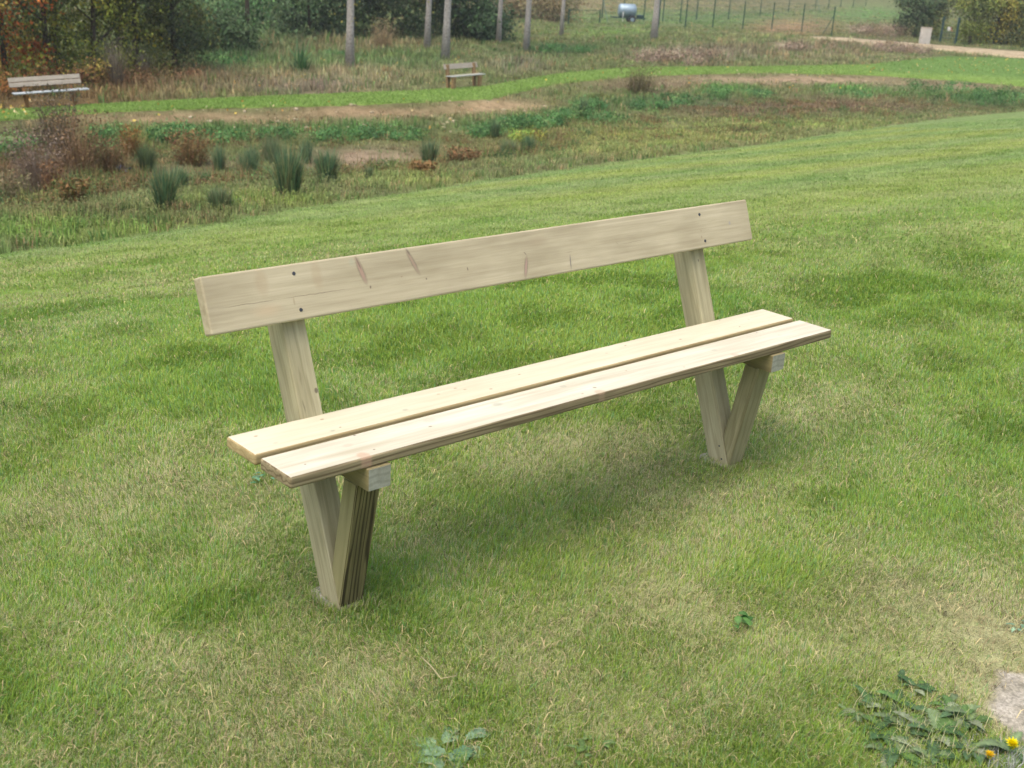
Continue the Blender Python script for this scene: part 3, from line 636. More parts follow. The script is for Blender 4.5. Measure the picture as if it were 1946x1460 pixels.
ENDG = wood_mat('pale_end_grain', tuple(lin('c6c8b6')*.72), tuple(lin('8f8f7c')*.6), 1, .35, .2, .5, 1.1, ring_scale=16.0, ringdir='Z', rdist=3.0, dsc=2.0)
CONC = plain_mat('footing_concrete', lin('c4c0b0')*.6, .95, var=.2, scale=80, bump=.6)
STEEL = plain_mat('screw_steel', lin('4a4c50'), .5, .6)
K = .72
def wc(h, k=K): return tuple(lin(h, k)*np.array([.985, 1.0, .99]))
mats = dict(
 seat_rear=wood_mat('pine_seat_yellow', wc('ebe4ca', .76), wc('c8bb94', .70), 0, .10, .15, .22, 1.3, m_rear),
 seat_front=wood_mat('pine_seat_pale', wc('e9e4d0', .78), wc('b3a684', .66), 0, .14, .18, .25, 4.1, m_front, ring_scale=9.0),
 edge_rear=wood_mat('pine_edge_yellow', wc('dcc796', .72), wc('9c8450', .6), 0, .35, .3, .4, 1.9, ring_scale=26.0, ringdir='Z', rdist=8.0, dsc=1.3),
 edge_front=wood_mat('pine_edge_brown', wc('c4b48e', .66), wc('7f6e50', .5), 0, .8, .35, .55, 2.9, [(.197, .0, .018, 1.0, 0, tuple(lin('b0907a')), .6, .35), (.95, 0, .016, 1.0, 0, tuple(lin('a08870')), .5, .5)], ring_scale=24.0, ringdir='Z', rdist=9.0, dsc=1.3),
 back=wood_mat('pine_backrest', wc('d9cdae', .78), wc('9a8a68', .62), 0, .08, .14, .42, 7.7, m_back),
 post=[wood_mat('pine_post_near', wc('d2caa6', .72), wc('968d64', .6), 1, .35, .25, .35, 2.2, [(.056, .06, .0065, .008, 0, tuple(lin('5c5444')), .85, .4), (.020, .10, .004, .03, 0, tuple(lin('7c7458')), .6, .8), (.014, .03, .0025, .02, .1, tuple(lin('6f6a52')), .6, .5)], ring_scale=18.0),
       wood_mat('pine_post_far', wc('d2caa6', .72), wc('968d64', .6), 1, .3, .25, .35, 5.2, [(.03, .20, .003, .006, 0, tuple(lin('5c5444')), .7, .4)], ring_scale=16.0)],
 strut=[wood_mat('pine_strut_dark_grain', wc('a89e6a', .62), wc('5c5438', .45), 1, .92, .4, .5, 3.3, ringcol=wc('4f4630', .5), ring_scale=24.0, bump=.6, ringdir='X', rdist=9.0, dsc=1.6),
        wood_mat('pine_strut_side', wc('c0b888', .66), wc('8f875c', .56), 1, .25, .2, .35, 9.3, ring_scale=12.0, tint=wc('a8a070', .6)),
        wood_mat('pine_strut', wc('c4bc92', .70), wc('8f8760', .58), 1, .4, .3, .5, 8.3, ring_scale=24.0)],
 bearer=wood_mat('pine_bearer', wc('b8ab80', .62), wc('857a55', .5), 1, .3, .25, .4, 6.0, tint=wc('a89560', .6)),
 end=ENDG, concrete=CONC, screw=STEEL)
# bench coordinates are world coordinates: the camera was placed against this bench
make_bench('pale new pine bench with a single backrest plank, large on the lawn', (0, 0, 0), 0.0, mats, (.1971, 1.685))

OLDP = wood_mat('weathered_backrest', wc('bab0a2', .95), wc('928a7c', .8), 0, .3, .3, .4, 1.0)
OLDS = wood_mat('weathered_seat', wc('b9c0c4', .95), wc('97a0a4', .8), 0, .2, .3, .4, 2.0)
OLDL = wood_mat('brown_leg_timber', wc('a07448', .8), wc('6a4a2a', .6), 1, .3, .3, .4, 3.0)
OLDU = wood_mat('brown_post_timber', wc('b89a70', .8), wc('7a5c3c', .6), 1, .3, .3, .4, 3.0)
old = dict(seat_rear=OLDS, seat_front=OLDS, back=OLDP, post=[OLDL, OLDL], edge_rear=OLDS, edge_front=OLDS, strut=[OLDL, OLDL, OLDL], bearer=OLDL, end=OLDL, concrete=CONC, screw=STEEL)
old2 = dict(old); old2['post'] = [OLDU, OLDU]; old2['strut'] = [OLDU, OLDU, OLDU]; old2['seat_rear'] = old2['seat_front'] = wood_mat('weathered_seat_grey', wc('c0beae', .8), wc('9a9684', .7), 0, .2, .3, .4, 5.0)
def place_SD(x, y, z):      # ground point under a pixel at a given height
    return hit_z(x, y, z)
# far benches: left end and right end of the seat as ground points
pa = place_SD(30, 211, -3.12); pb = place_SD(172, 201.5, -3.04)
d_ = pb-pa; Lb = np.hypot(d_[0], d_[1]); rz = math.atan2(d_[1], d_[0]); tl_ = -math.atan2(.10, Lb)
f_ = np.array([math.sin(rz), -math.cos(rz), 0])      # the way the bench faces
make_bench('weathered grey bench with a two-plank backrest by the autumn trees', tuple(pa-f_*.17), rz, old, (.28, Lb-.42), L=Lb, backs=((.13, .245), (.262, .375)), bx=(-.03, Lb-.12), screws=False, tilt=tl_, footing=False, group='old benches on the far path')
pa = place_SD(846, 170, -3.0); dirv = world(math.cos(1.0), math.sin(1.0))-world(0, 0); rz = math.atan2(dirv[1], dirv[0])
make_bench('small weathered bench with a single-plank back on the far path', tuple(pa), rz, old2, (.10, 1.62), L=1.95, backs=((.20, .375),), bx=(-.02, 1.9), screws=False, footing=False, straight=True, group='old benches on the far path')

# ---------------------------------------------------------------- trees and shrubs
BARK = plain_mat('poplar_bark', lin('a8a49c')*.85, .95, var=.3, scale=14, bump=.6)
BARKD = plain_mat('dark_bark', lin('5a5042')*.7, .95, var=.3, scale=14, bump=.6)
def gz(p):
    s_, d_ = toSD(np.array(p)); z, _ = terrain(np.array([s_]), np.array([d_])); return float(z[0])
_T = np.geomspace(4, 400, 700)
def at(x, y, z=-3.0):
    """the ground point seen at a pixel: first crossing of its ray with the terrain"""
    d = ray(x, y); P = CAM+d*_T[:, None]; S, D = toSD(P); h = P[:, 2]-terrain(S, D)[0]; i = int(np.argmax(h < 0)); i = max(i, 1)
    t = _T[i-1]+(_T[i]-_T[i-1])*h[i-1]/(h[i-1]-h[i]); p = CAM+d*t; return np.array([p[0], p[1], gz(p)])
def trunk_mesh(bm, H, rb, rt, r, lean=(0, 0), limbs=5, z0=.3, spread=.5):
    k = 10; pts = []; rad = []
    for i in range(k+1):
        t = i/k; pts.append((lean[0]*t*H+.05*H*.1*math.sin(3*t+rb*40), lean[1]*t*H+.03*math.cos(4*t), -.15+t*H)); rad.append((rb*(1-t)+rt*t)*(1+.35*math.exp(-t*22)))
    tube(bm, pts, rad, 9)
    for j in range(limbs):
        t = z0+(1-z0)*(j+.5)/limbs; i = min(int(t*k), k-1); p = Vector(pts[i]).lerp(Vector(pts[i+1]), t*k-i)
        a = j*2.4+r.random(); L_ = H*spread*(1-.55*t)*r.uniform(.7, 1.2)*.45
        e = p+Vector((math.cos(a)*L_, math.sin(a)*L_, L_*.9)); m_ = p.lerp(e, .5)+Vector((0, 0, -.07*L_)); r0 = (rb*(1-t)+rt*t)*.5
        tube(bm, [p, m_, e], [r0, r0*.6, r0*.2], 6)
def crown(rad, H, z0, ncl, nl, lsz, pal, r, shape=1.0, clr=.32, low=0.0):
    """leaf clumps through the crown's volume, gaps left between them"""
    cs = []; A_ = Acc()
    for i in range(ncl):
        for _ in range(20):
            v = r.normal(size=3); v /= np.linalg.norm(v); rr = r.uniform(.45, 1)**.6
            if v[2] < low: v[2] = -v[2]*.6
            break
        zc = (z0+H)/2; hz = (H-z0)/2
        p = np.array([v[0]*rad[0]*rr, v[1]*rad[1]*rr, zc+v[2]*hz*rr]); 
        if r.random() < .35: p[2] = z0+r.random()*(H-z0)*.5; p[:2] *= .95
        sz = clr*r.uniform(.6, 1.3); n = int(nl*r.uniform(.6, 1.4))
        q = r.normal(size=(n, 3))*np.array([sz, sz, sz*.65])
        P = p+q; out = P-np.array([0, 0, zc]); out = out/np.maximum(np.linalg.norm(out, axis=1), .1)[:, None]
        base = lin(pal[int(r.choice(len(pal), p=PW(len(pal))))])*(1.35 if z0 > .06 or H < 3 else 1.7)
        c = base*r.uniform(.65, 1.25)*r.uniform(.7, 1.3, (n, 1))*(1+r.normal(0, .06, (n, 3)))
        P[:, 2] = np.maximum(P[:, 2], .03)
        A_.add(leaves(P, r.uniform(.6, 1.4, n)*lsz, c, r, out))
    return A_.mesh('crown')
def PW(n):
    w_ = np.array([1.0/(1+.6*i) for i in range(n)]); return w_/w_.sum()
def tree(x, y, label, rad, H, ncl, nl, lsz, pal, seed, kind='bushy_tree', cat='tree', group=None, z0=.2, clr=.32, bark=BARKD, trb=.12, low=0.0, zg=-3.0):
    r = np.random.default_rng(seed); p = at(x, y, zg); root = prop(empty(kind, tuple(p)), label, cat, group)
    bm = bmesh.new(); trunk_mesh(bm, H*.9, trb, .03, r, (r.normal(0, .03), r.normal(0, .03)), 6, .15, .6); bm_obj('trunk', bm, bark, root, smooth=True)
    link('crown', crown(rad, H, z0, ncl, nl, lsz, pal, r, clr=clr), LEAF, root); return root
G1 = 'dense trees and shrubs behind the left far bench'
#AUT = ['56622c', '6d7030', '3f4a26', '8a7a34']
# (x, y, rx, ry, H, palette, label)
L1 = [(-75, 176, 1.5, 1.5, 6.5, ['4f5c2c', '7a6a30', '8f5a2c', '3c4626'], 'olive autumn tree at the far left edge of the picture'),
      (15, 168, 1.5, 1.5, 6.0, ['6a5f2c', 'b0622a', '8d4f26', '4a5228', '9a7a30'], 'rust-orange and olive tree behind the left half of the grey bench'),
      (95, 160, 1.45, 1.4, 6.0, ['66702c', '7f8434', '4a5428', 'a09038'], 'yellow-green leafy tree directly behind the grey bench'),
      (180, 155, 1.3, 1.3, 6.0, ['6e7430', '525a28', '8a8430', '424a26'], 'green tree just right of the grey bench'),
      (262, 146, 1.25, 1.3, 6.0, ['666c30', '4a5028', '9a8c34', '40482a'], 'dark tree with a few yellow leaves beside the grey tufts'),
      (335, 140, 1.25, 1.25, 5.6, ['455232', '56623a', '384230', '67683a'], 'dusky green tree at the right end of the left thicket')]
for i, (x, y, rx, ry, H, pal, lb) in enumerate(L1): tree(x, y, lb, (rx, ry), H, 105, 105, .10, pal, 100+i, group=G1, clr=.30, z0=.05, trb=.10)
L2 = [(-20, 120, 'tall dark tree in the second row, far left'), (110, 112, 'tall dark tree in the second row behind the grey bench'), (230, 106, 'tall dark tree in the second row, middle of the thicket'), (325, 100, 'tall dark tree in the second row at the thicket\'s right end')]
for i, (x, y, lb) in enumerate(L2): tree(x, y, lb, (2.1, 2.0), 8.0, 90, 90, .13, ['3c4a2c', '4a5630', '333f28', '5d6434'], 130+i, group='second row of the left thicket', clr=.42, z0=.1, trb=.14)
# brambles behind the bench
for i, (x, y, w_, h_, pal, lb) in enumerate([(20, 200, 1.0, .75, ['8a5f34', '6f5a30', '9a7a44', '5a5a30'], 'rusty bramble under the left end of the grey bench'), (100, 192, 1.1, .8, ['7f5a38', '6a4a34', '8f7440', '5f6034'], 'reddish bramble between the legs of the grey bench'),
        (178, 188, .9, .8, ['8a6a40', '7a5a38', '9a8a44', '66683a'], 'brown bramble right of the grey bench'), (240, 178, .9, .55, ['85694a', '7a6040', '6a6038'], 'low brown bramble near the grey tufts'), (330, 172, 1.1, .45, ['8a6a4c', '7d7048', '6a7040'], 'low russet growth beside the green path')]):
    rr = np.random.default_rng(300+i); p = at(x, y-17); o = link('bramble', crown((w_, .6), h_, 0, 26, 60, .07, pal, rr, clr=.2), LEAF); o.location = tuple(p)
    prop(o, lb, 'bramble', 'brambles along the far edge of the path')
# far shrub belt
FB = [(590, 78, 2.0, 4.2, ['4a5c3e', '3c4c36', '5c6a48'], 'grey-green shrub at the left end of the far belt'), (672, 74, 2.0, 4.6, ['46563a', '3a4a34', '56663f'], 'dark shrub behind the thick pale trunk in the far belt'),
      (745, 74, 2.0, 4.4, ['3f5036', '35432f', '54633e'], 'dark shrub behind the round beige grass tuft'), (818, 72, 2.0, 4.6, ['425238', '35422e', '556440'], 'dark shrub between the paired pale trunks'),
      (880, 72, 1.8, 3.6, ['42563a', '34462f', '506844'], 'dark shrub right of the paired pale trunks'), (922, 76, 1.0, 1.6, ['4c6644', '3c5236'], 'low rounded green shrub closing the far belt')]
for i, (x, y, rx, H, pal, lb) in enumerate(FB): tree(x, y, lb, (rx, rx), H, 90, 80, .16, pal, 160+i, 'shrub', 'shrub', 'dark shrub belt behind the poplars', z0=.05, clr=.42, trb=.08)
MB = [(455, 52, 2.6, 2.4, ['5d8050', '4f7046', '6f8a58'], 'mid-green bush left of the thin dark trunk'), (530, 50, 2.6, 2.6, ['5b7c50', '4c6a46', '6d8658'], 'mid-green bush right of the thin dark trunk'),
      (420, 100, 1.6, 1.6, ['5a7048', '6c7850', '4a5e3e'], 'low bush at the foot of the thicket\'s right end'), (1050, 40, 2.0, 2.6, ['7c7256', '6a6a48', '8a805c'], 'brown-olive bush behind the middle trunks'), (990, 34, 2.0, 2.4, ['857a5c', '707050', '9a8a68'], 'tan bush behind the thin middle trunks')]
for i, (x, y, rx, H, pal, lb) in enumerate(MB): tree(x, y, lb, (rx, rx*.8), H, 60, 80, .15, pal, 180+i, 'bush', 'bush', 'bushes far behind the poplars', z0=.05, clr=.45, trb=.06)
for i, (x, y, wm, hm, lb) in enumerate([(1690, 72, 2.0, 1.0, 'greyish dry brush left of the white stone post'), (1640, 68, 1.6, .8, 'low grey-brown brush along the track edge'), (1740, 104, 1.6, .5, 'brown brush in front of the gravel track'), (1690, 98, 1.6, .55, 'russet brush below the gravel track'), (1320, 122, 2.2, .7, 'pale pinkish dry brush behind the path bend'), (1255, 118, 1.5, .5, 'faded dry brush left of the pinkish one'), (1500, 98, 1.3, .5, 'brown weeds in the middle of the far meadow')]):
    rr = np.random.default_rng(330+i); p = at(x, y); o = link('dry_brush', crown((wm, wm*.5), hm, 0, 30, 60, .08, ['8f8070', '7d6e5c', '9a8c78', '75684e'], rr, clr=.22), DRYM); o.location = tuple(p); prop(o, lb, 'dry shrub', 'dry brush in the far meadow')
# right hand thicket beside the track
RB = [(1738, 74, 1.6, 4.6, ['46583a', '37482f', '5d6a40'], 'dark green tree behind the white stone post'), (1770, 66, 1.5, 4.8, ['5d6638', '4a5430', '707040'], 'olive tree just right of the white stone post'),
      (1842, 82, 1.3, 4.6, ['5f6a32', '4c5a2e', '767a3a'], 'olive tree right of the gate opening'), (1890, 85, 1.6, 4.8, ['6f6e30', '4a552c', '8f8434', '3a4628'], 'yellow-leaved tree beside the gravel track'),
      (1950, 90, 1.6, 5.0, ['3f4d2c', '57602f', '7d7a34', '32402a'], 'dark tree at the right edge beside the gravel track'), (2020, 96, 1.8, 5.0, ['4a582e', '5f6a34'], 'tree past the right edge beside the gravel track')]
for i, (x, y, rx, H, pal, lb) in enumerate(RB): tree(x, y, lb, (rx, rx), H, 100, 90, .15, pal, 200+i, group='trees beside the gravel track', z0=.05, clr=.40, trb=.12)

# poplar trunks
POP = [(475, 101, 9, 'e', 'thin dark trunk beside the left thicket'), (666, 129, 15, '', 'thickest pale trunk, left of the small far bench'), (814, 93, 11, 'y', 'slightly leaning pale trunk with yellow leaves'),
       (847, 112, 14, '', 'pale trunk rising behind the small far bench'), (950, 82, 9, '', 'thin pale trunk in the middle distance, left of a pair'), (1002, 97, 11, '', 'pale trunk standing in the dark weeds'),
       (1069, 68, 7, '', 'slimmest pale trunk near the thin fence rail'), (1241, 76, 12, '', 'solitary grey trunk right of the water tank')]
for i, (x, y, wpx, fl, lb) in enumerate(POP):
    rr = np.random.default_rng(400+i); p = at(x, y); D_ = toSD(p)[1]; rb = wpx/FPX*D_/2*1.0
    root = prop(empty('poplar_tree', tuple(p)), lb, 'tree', 'poplars standing in the meadow')
    bm = bmesh.new(); r_ = r; lean = (rr.normal(0, .006), rr.normal(0, .006)); trunk_mesh(bm, 16, rb*.98, .04, rr, lean, 9, .32, .55)
    bm_obj('trunk', bm, BARKD if fl == 'e' else BARK, root, smooth=True)
    link('crown', crown((2.2, 2.2), 18, 6.0, 60, 50, .16, ['8a9a48', '6a8040', 'a8a048'], rr, clr=.6), LEAF, root)
    if fl == 'y' or i == 1:
        n = 90; P = np.c_[rr.normal(-.35, .35, n), rr.normal(-.2, .3, n), rr.uniform(1.6, 4.5, n)]
        link('foliage', Acc().add(leaves(P, rr.uniform(.06, .12, n), np.tile(lin('a8a452'), (n, 1))*rr.uniform(.6, 1.2, (n, 1)), rr)).mesh('shoots'), LEAF, root)

# ---------------------------------------------------------------- rushes, weeds and dry plants of the ditch
def clump(name, x, y, hpx, wpx, hexs, label, cat, group, seed, nb=260, fan=.35, zg=-3.7, bw=.012, mat=None, leafy=0, hk=1.28):
    rr = np.random.default_rng(seed); p = at(x, y, zg); D_ = toSD(p)[1]*1.05; H = hpx/FPX*D_*hk; Rw = wpx/FPX*D_/2*1.1
    n = nb; a = rr.uniform(0, 6.3, n); q = np.sqrt(rr.random(n)); root = np.c_[np.cos(a)*q*Rw*.45, np.sin(a)*q*Rw*.45, np.full(n, -.03)]
    pal = np.array([lin(h_) for h_ in hexs]); c = pal[rr.integers(0, len(pal), n)]*rr.uniform(.65, 1.3, (n, 1))
    A_ = Acc().add(blades(root, H*rr.uniform(.55, 1.1, n), np.full(n, bw)*rr.uniform(.7, 1.4, n), a+rr.normal(0, .5, n), np.clip(q*fan*rr.uniform(.3, 1.7, n)+(rr.random(n) < .12)*rr.uniform(0, .8, n), 0, 1.3), c))
    if leafy:
        m_ = leafy; a2 = rr.uniform(0, 6.3, m_); q2 = np.sqrt(rr.random(m_)); zz = rr.uniform(.08, 1, m_)*H
        P = np.c_[np.cos(a2)*q2*Rw*(.5+.5*zz/H), np.sin(a2)*q2*Rw*(.5+.5*zz/H), zz]
        A_.add(leaves(P, rr.uniform(.03, .08, m_), pal[rr.integers(0, len(pal), m_)]*rr.uniform(.6, 1.3, (m_, 1)), rr))
    o = link(name, A_.mesh(name), mat or GRASS); o.location = tuple(p); prop(o, label, cat, group); return o
RU = ['587656', '4c6a4e', '66825c', '748a5e', '86885e']; RUP = ['70845c', '808c66', '627a56', '8c8a66']
RG = 'rush clumps in the ditch'
for i, (x, y, h_, w_, pal, lb) in enumerate([
 (314, 397, 74, 42, RU, 'large dark rush clump nearest the lawn on the left'), (343, 362, 42, 26, RU, 'small rush clump tucked behind the large left one'), (388, 356, 30, 34, RU, 'low wide rush clump right of the large left one'),
 (417, 325, 46, 22, RU, 'slim dark rush clump by the russet dock plants'), (471, 351, 60, 30, RU, 'upright rush clump midway between the two largest'), (481, 321, 40, 18, RU, 'narrow rush clump behind the upright middle one'),
 (518, 309, 46, 40, RUP, 'pale green rush clump at the back of the group'), (548, 372, 88, 56, RU, 'tallest rush clump, right in the middle of the ditch'), (583, 311, 44, 22, RU, 'slender rush clump standing on the mud edge'),
 (621, 348, 60, 50, RU, 'broad dark rush clump beside the bare mud'), (418, 397, 40, 56, RUP, 'faded low rush clump near the lawn edge'), (815, 318, 48, 30, RU, 'dark rush clump alone on the far side of the mud'),
 (856, 312, 26, 18, RUP, 'small pale rush clump by the rusty weeds'), (701, 341, 24, 14, RUP, 'tiny rush tuft in front of the mud'), (1002, 301, 40, 32, RU, 'compact dark rush clump furthest along the ditch'),
 (966, 296, 28, 46, RUP, 'pale spreading rush clump left of the compact one'), (280, 327, 48, 38, ['5f7048', '6a7a50', '4f6244'], 'dull olive rush clump behind the blue sack'), (1107, 226, 38, 12, RU, 'thin upright rush tuft on the bank slope'), (940, 262, 34, 18, RU, 'blue-green rush tuft below the bare bank')]):
    clump('rush_clump', x, y, h_, w_*1.2, pal, lb, 'rushes', RG, 500+i, 460 if w_ > 25 else 240, fan=.30, hk=1.1)
DG = 'dead brown plants of the ditch'
for i, (x, y, h_, w_, pal, lb) in enumerate([
 (112, 292, 95, 70, ['6a6050', '5c5244', '7a6a54', '565a40'], 'tall dark dead weed overlapping the green path'), (75, 372, 95, 90, ['7f6f5e', '746252', '86786a'], 'pinkish-brown dead plant, large at the left'), (150, 335, 90, 80, ['84694a', '766048', '8c7652'], 'brown dead plant between the pink and green ones'),
 (104, 385, 60, 36, ['80603f', '74583f', '6f5a42'], 'rust-red dead plant in front of the pink one'), (365, 312, 48, 70, ['86663f', '7c5a40', '8f7a50', '6a6a44'], 'domed brown dock plant behind the rushes'), (250, 300, 46, 28, ['9c7440', '8a6638', '7a7040'], 'small orange-brown dock plant'),
 (20, 405, 60, 60, ['82785a', '766c50', '6f7048'], 'straw-coloured tuft at the left edge'), (210, 330, 50, 60, ['85694a', '7a6244', '6f6a44'], 'brown tangle left of the blue sack'), (140, 395, 40, 44, ['8f6f48', '7a6a44', '66703f'], 'low brown weed in front of the dead plants'),
 (880, 312, 22, 50, ['7f6a4a', '76704a', '8a6848'], 'rusty low weed past the lone rush clump'), (804, 332, 18, 36, ['96764e', '85724a'], 'orange weed at the lawn side of the ditch'), (728, 94, 42, 36, ['b09c78', 'a08e6c'], 'round beige grass tuft before the dark shrubs'),
 (1215, 178, 40, 60, ['7a6a54', '6a6448', '6f7448'], 'brown weed on the bank below the path bend')]):
    clump('dead_plant', x, y, h_, w_*1.35, pal, lb, 'dead plant', DG, 540+i, 260, .6, bw=.010, mat=DRYM, leafy=int(15*w_), zg=-3.3)
WG = 'green weed clumps on the bank'
def weed(x, y, wm, hm, pal, lb, seed, n1=22, zg=-3.5):
    rr = np.random.default_rng(seed); p = at(x, y+(5 if y > 150 else 0), zg); hm *= .72 if x < 1700 else 1.15; o = link('weed_clump', crown((wm, wm*.7), hm, 0, n1, 60, .06, pal, rr, clr=.13), LEAF); o.location = tuple(p); prop(o, lb, 'weeds', WG)
GB = ['4c7440', '567d46', '40683c', '68884e']
for i, (x, y, wm, hm, lb) in enumerate([(30, 290, .8, .7, 'dark green weed clump at the left edge of the bank'), (198, 268, .55, .55, 'bright feathery weed clump right of the tall dead weed'), (225, 290, .6, .35, 'low leafy weeds under the feathery clump'), (318, 262, .5, .5, 'green weed clump on the bank above the dock plants'),
  (355, 262, .5, .55, 'taller green weed clump beside the dock plants'), (420, 262, .8, .3, 'low green weed strip behind the slim rush'), (527, 262, .5, .5, 'rounded green weed clump above the back rushes'), (640, 262, .7, .35, 'dark weed strip left of the middle bank'), (700, 255, .7, .35, 'dark weed strip in the middle of the bank'), (770, 258, .7, .25, 'low weeds where the bare bank begins'),
  (925, 252, .6, .35, 'green weed clump below the bare earth'), (975, 238, .6, .5, 'tall green weeds beside the bare earth'), (1040, 236, .7, .45, 'green weeds at the right end of the bare earth'), (1000, 262, .5, .3, 'yellowish low weed in front of the bare earth'), (1120, 205, .8, .5, 'grey-green weeds below the path bend'),
  (1365, 180, .8, .55, 'bright green weed clump under the pale bank'), (1440, 178, .7, .3, 'low bright weeds along the foot of the pale bank'), (1620, 178, 1.3, .25, 'narrow bright green strip at the bank foot'), (1745, 180, 1.0, .6, 'tall grey-green weeds on the right bank'), (1820, 185, 1.2, .8, 'tall dark weeds on the right bank'), (1880, 200, 1.2, .9, 'large dark weed clump at the right edge of the bank'), (1930, 200, 1.2, .8, 'weed clump cut off by the right edge'), (1085, 222, .9, .5, 'olive weeds right of the bare earth'), (1150, 228, .9, .35, 'low olive weeds below the bend of the path'), (1235, 205, .9, .45, 'green weeds halfway along the bank'),
  (1290, 190, 1.0, .4, 'dull green weeds above the brown patch'), (650, 108, .9, .35, 'low green weeds behind the thickest trunk'), (1050, 100, 1.4, .5, 'dark low weeds at the foot of the middle trunks'), (1110, 100, 1.2, .4, 'dark low weeds right of the middle trunks'), (430, 128, 1.2, .7, 'dark green bush at the foot of the left thicket')]):
    weed(x, y, wm, hm, GB if i not in (13,) else ['8a8a3c', '6f8a3c'], lb, 600+i)
# long-leaved plant
rr = np.random.default_rng(77); p = at(573, 142); n = 70; a = rr.uniform(0, 6.3, n)
o = link('long_leaved_plant', Acc().add(blades(np.c_[rr.normal(0, .1, (n, 2)), np.zeros(n)], rr.uniform(.6, 1.5, n), rr.uniform(.03, .06, n), a, rr.uniform(.2, 1.1, n), np.tile(lin('4f7448'), (n, 1))*rr.uniform(.6, 1.5, (n, 1)))).mesh('long_leaved_plant'), LEAF)
o.location = tuple(p); prop(o, 'arching dark green long-leaved plant in the dry meadow', 'plant')
# grey tufts at the thicket's foot
for i, (x, y, h_, w_, lb) in enumerate([(222, 168, 70, 34, 'tall grey dead tuft at the foot of the thicket'), (272, 158, 50, 26, 'shorter grey dead tuft right of the tall one')]):
    clump('grey_tuft', x, y, h_, w_, ['7c7464', '8a8272', '6a6456'], lb, 'dead plant', 'grey dead tufts by the thicket', 700+i, 200, .5, mat=DRYM, zg=-3, leafy=60)

# blue sack
bm = bmesh.new(); v = bmesh.ops.create_icosphere(bm, subdivisions=3, radius=1)['verts']; rr = np.random.default_rng(5)
for q_ in v:
    co = q_.co.copy(); s_ = 1+.22*math.sin(co.x*5+co.y*3)*math.cos(co.z*6)+rr.normal(0, .05); q_.co = Vector((co.x*.19*s_, co.y*.12*s_, co.z*.085*s_+.05))
root = prop(empty('plastic_sack', tuple(at(226, 326, -3.7))), 'crumpled grey-blue plastic sack lying in the ditch', 'sack'); root.rotation_euler = (0, .15, -.7)
bm_obj('sack_body', bm, plain_mat('blue_plastic', lin('7f90b4')*.8, .35, var=.2, scale=8), root, smooth=True)
bm = bmesh.new(); tube(bm, [(.12, 0, .09), (.19, .01, .12), (.26, .0, .115)], [.04, .02, .032], 10); bm_obj('tied_neck', bm, plain_mat('dark_plastic', lin('2c2e38'), .4), root, smooth=True)

# ---------------------------------------------------------------- fence, gate, stone post, water tank
FENCE = plain_mat('fence_green', lin('2f5a48')*.8, .5, .2)
def fpost(root, p, H, wdt=.065, x=0):
    bm = bmesh.new(); box(bm, (-wdt/2, -wdt/2, -.2), (wdt/2, wdt/2, H), .006); v = Vector(p)-Vector(root.location)
    return bm_obj('post', bm, FENCE, root, Matrix.Translation(v))
def mesh_panel(root, a, b, H):
    """wires between two posts: a few strands and thin verticals"""
    bm = bmesh.new(); a = Vector(a)-Vector(root.location); b = Vector(b)-Vector(root.location)
    for k in range(6):
        z = .1+k*(H-.15)/5; tube(bm, [a+Vector((0, 0, z)), b+Vector((0, 0, z))], [.006, .006], 4, False)
    n = int((b-a).length/.3)
    for k in range(1, n):
        q_ = a.lerp(b, k/n); tube(bm, [q_+Vector((0, 0, .1)), q_+Vector((0, 0, H-.05))], [.004, .004], 3, False)
    return bm_obj('wire_mesh', bm, FENCE, root)
def brace(root, a, top, foot):
    bm = bmesh.new(); A0 = Vector(a)-Vector(root.location); B0 = Vector(foot)-Vector(root.location)
    tube(bm, [A0+Vector((0, 0, top)), B0], [.025, .025], 6); return bm_obj('brace', bm, FENCE, root)
def fence(pts, H, label, braces=()):
    P = [at(x, y) for x, y in pts]; root = prop(empty('wire_fence', tuple(P[0])), label, 'fence')
    for p in P: fpost(root, p, H)
    for a, b in zip(P, P[1:]): mesh_panel(root, a, b, H)
    for i, t, fx, fy in braces: brace(root, P[i], t, at(fx, fy))
    return root
fence([(1251, 52), (1302, 54), (1354, 54.5), (1411, 56), (1466, 57), (1523, 60), (1580, 68)], 1.98, 'front green wire fence ending at a braced post by the track', [(6, 1.4, 1562, 67)])
fence([(1144, 35), (1184, 36), (1223, 38.5), (1259, 42), (1292, 42), (1323, 39), (1384, 37), (1444, 30), (1498, 24), (1549, 19), (1574, 16.5), (1597, 14.5), (1621, 13.5), (1645, 12)], 1.9, 'rear green wire fence curving round behind the water tank', [(0, 1.35, 1156, 47), (9, 1.4, 1559, 25)])
root = prop(empty('low_fence', tuple(at(1080, 48))), 'low green rail fence left of the water tank', 'fence'); pa, pb = at(1080, 48), at(1139, 46)
fpost(root, pa, 1.05); fpost(root, pb, 1.0)
bm = bmesh.new(); tube(bm, [Vector(pa)+Vector((0, 0, .98))-Vector(root.location), Vector(pb)+Vector((0, 0, .93))-Vector(root.location)], [.018, .018], 6); bm_obj('rail', bm, FENCE, root)
# white stone post
p = at(1756, 83.5); D_ = toSD(p)[1]; root = prop(empty('stone_post', tuple(p), math.atan2(rh[1], rh[0])+.25), 'upright white stone post at the edge of the gravel track', 'post')
bm = bmesh.new(); box(bm, (-.34, -.16, -.2), (.34, .16, 1.02), .015); bm_obj('shaft', bm, plain_mat('white_stone', lin('d9d4c8')*.75, .85, var=.1, scale=4), root)
bm = bmesh.new(); box(bm, (-.36, -.18, 1.02), (.36, .18, 1.08), .012); bm_obj('cap', bm, plain_mat('stone_cap', lin('cbbfae')*.75, .85, var=.1, scale=4), root)
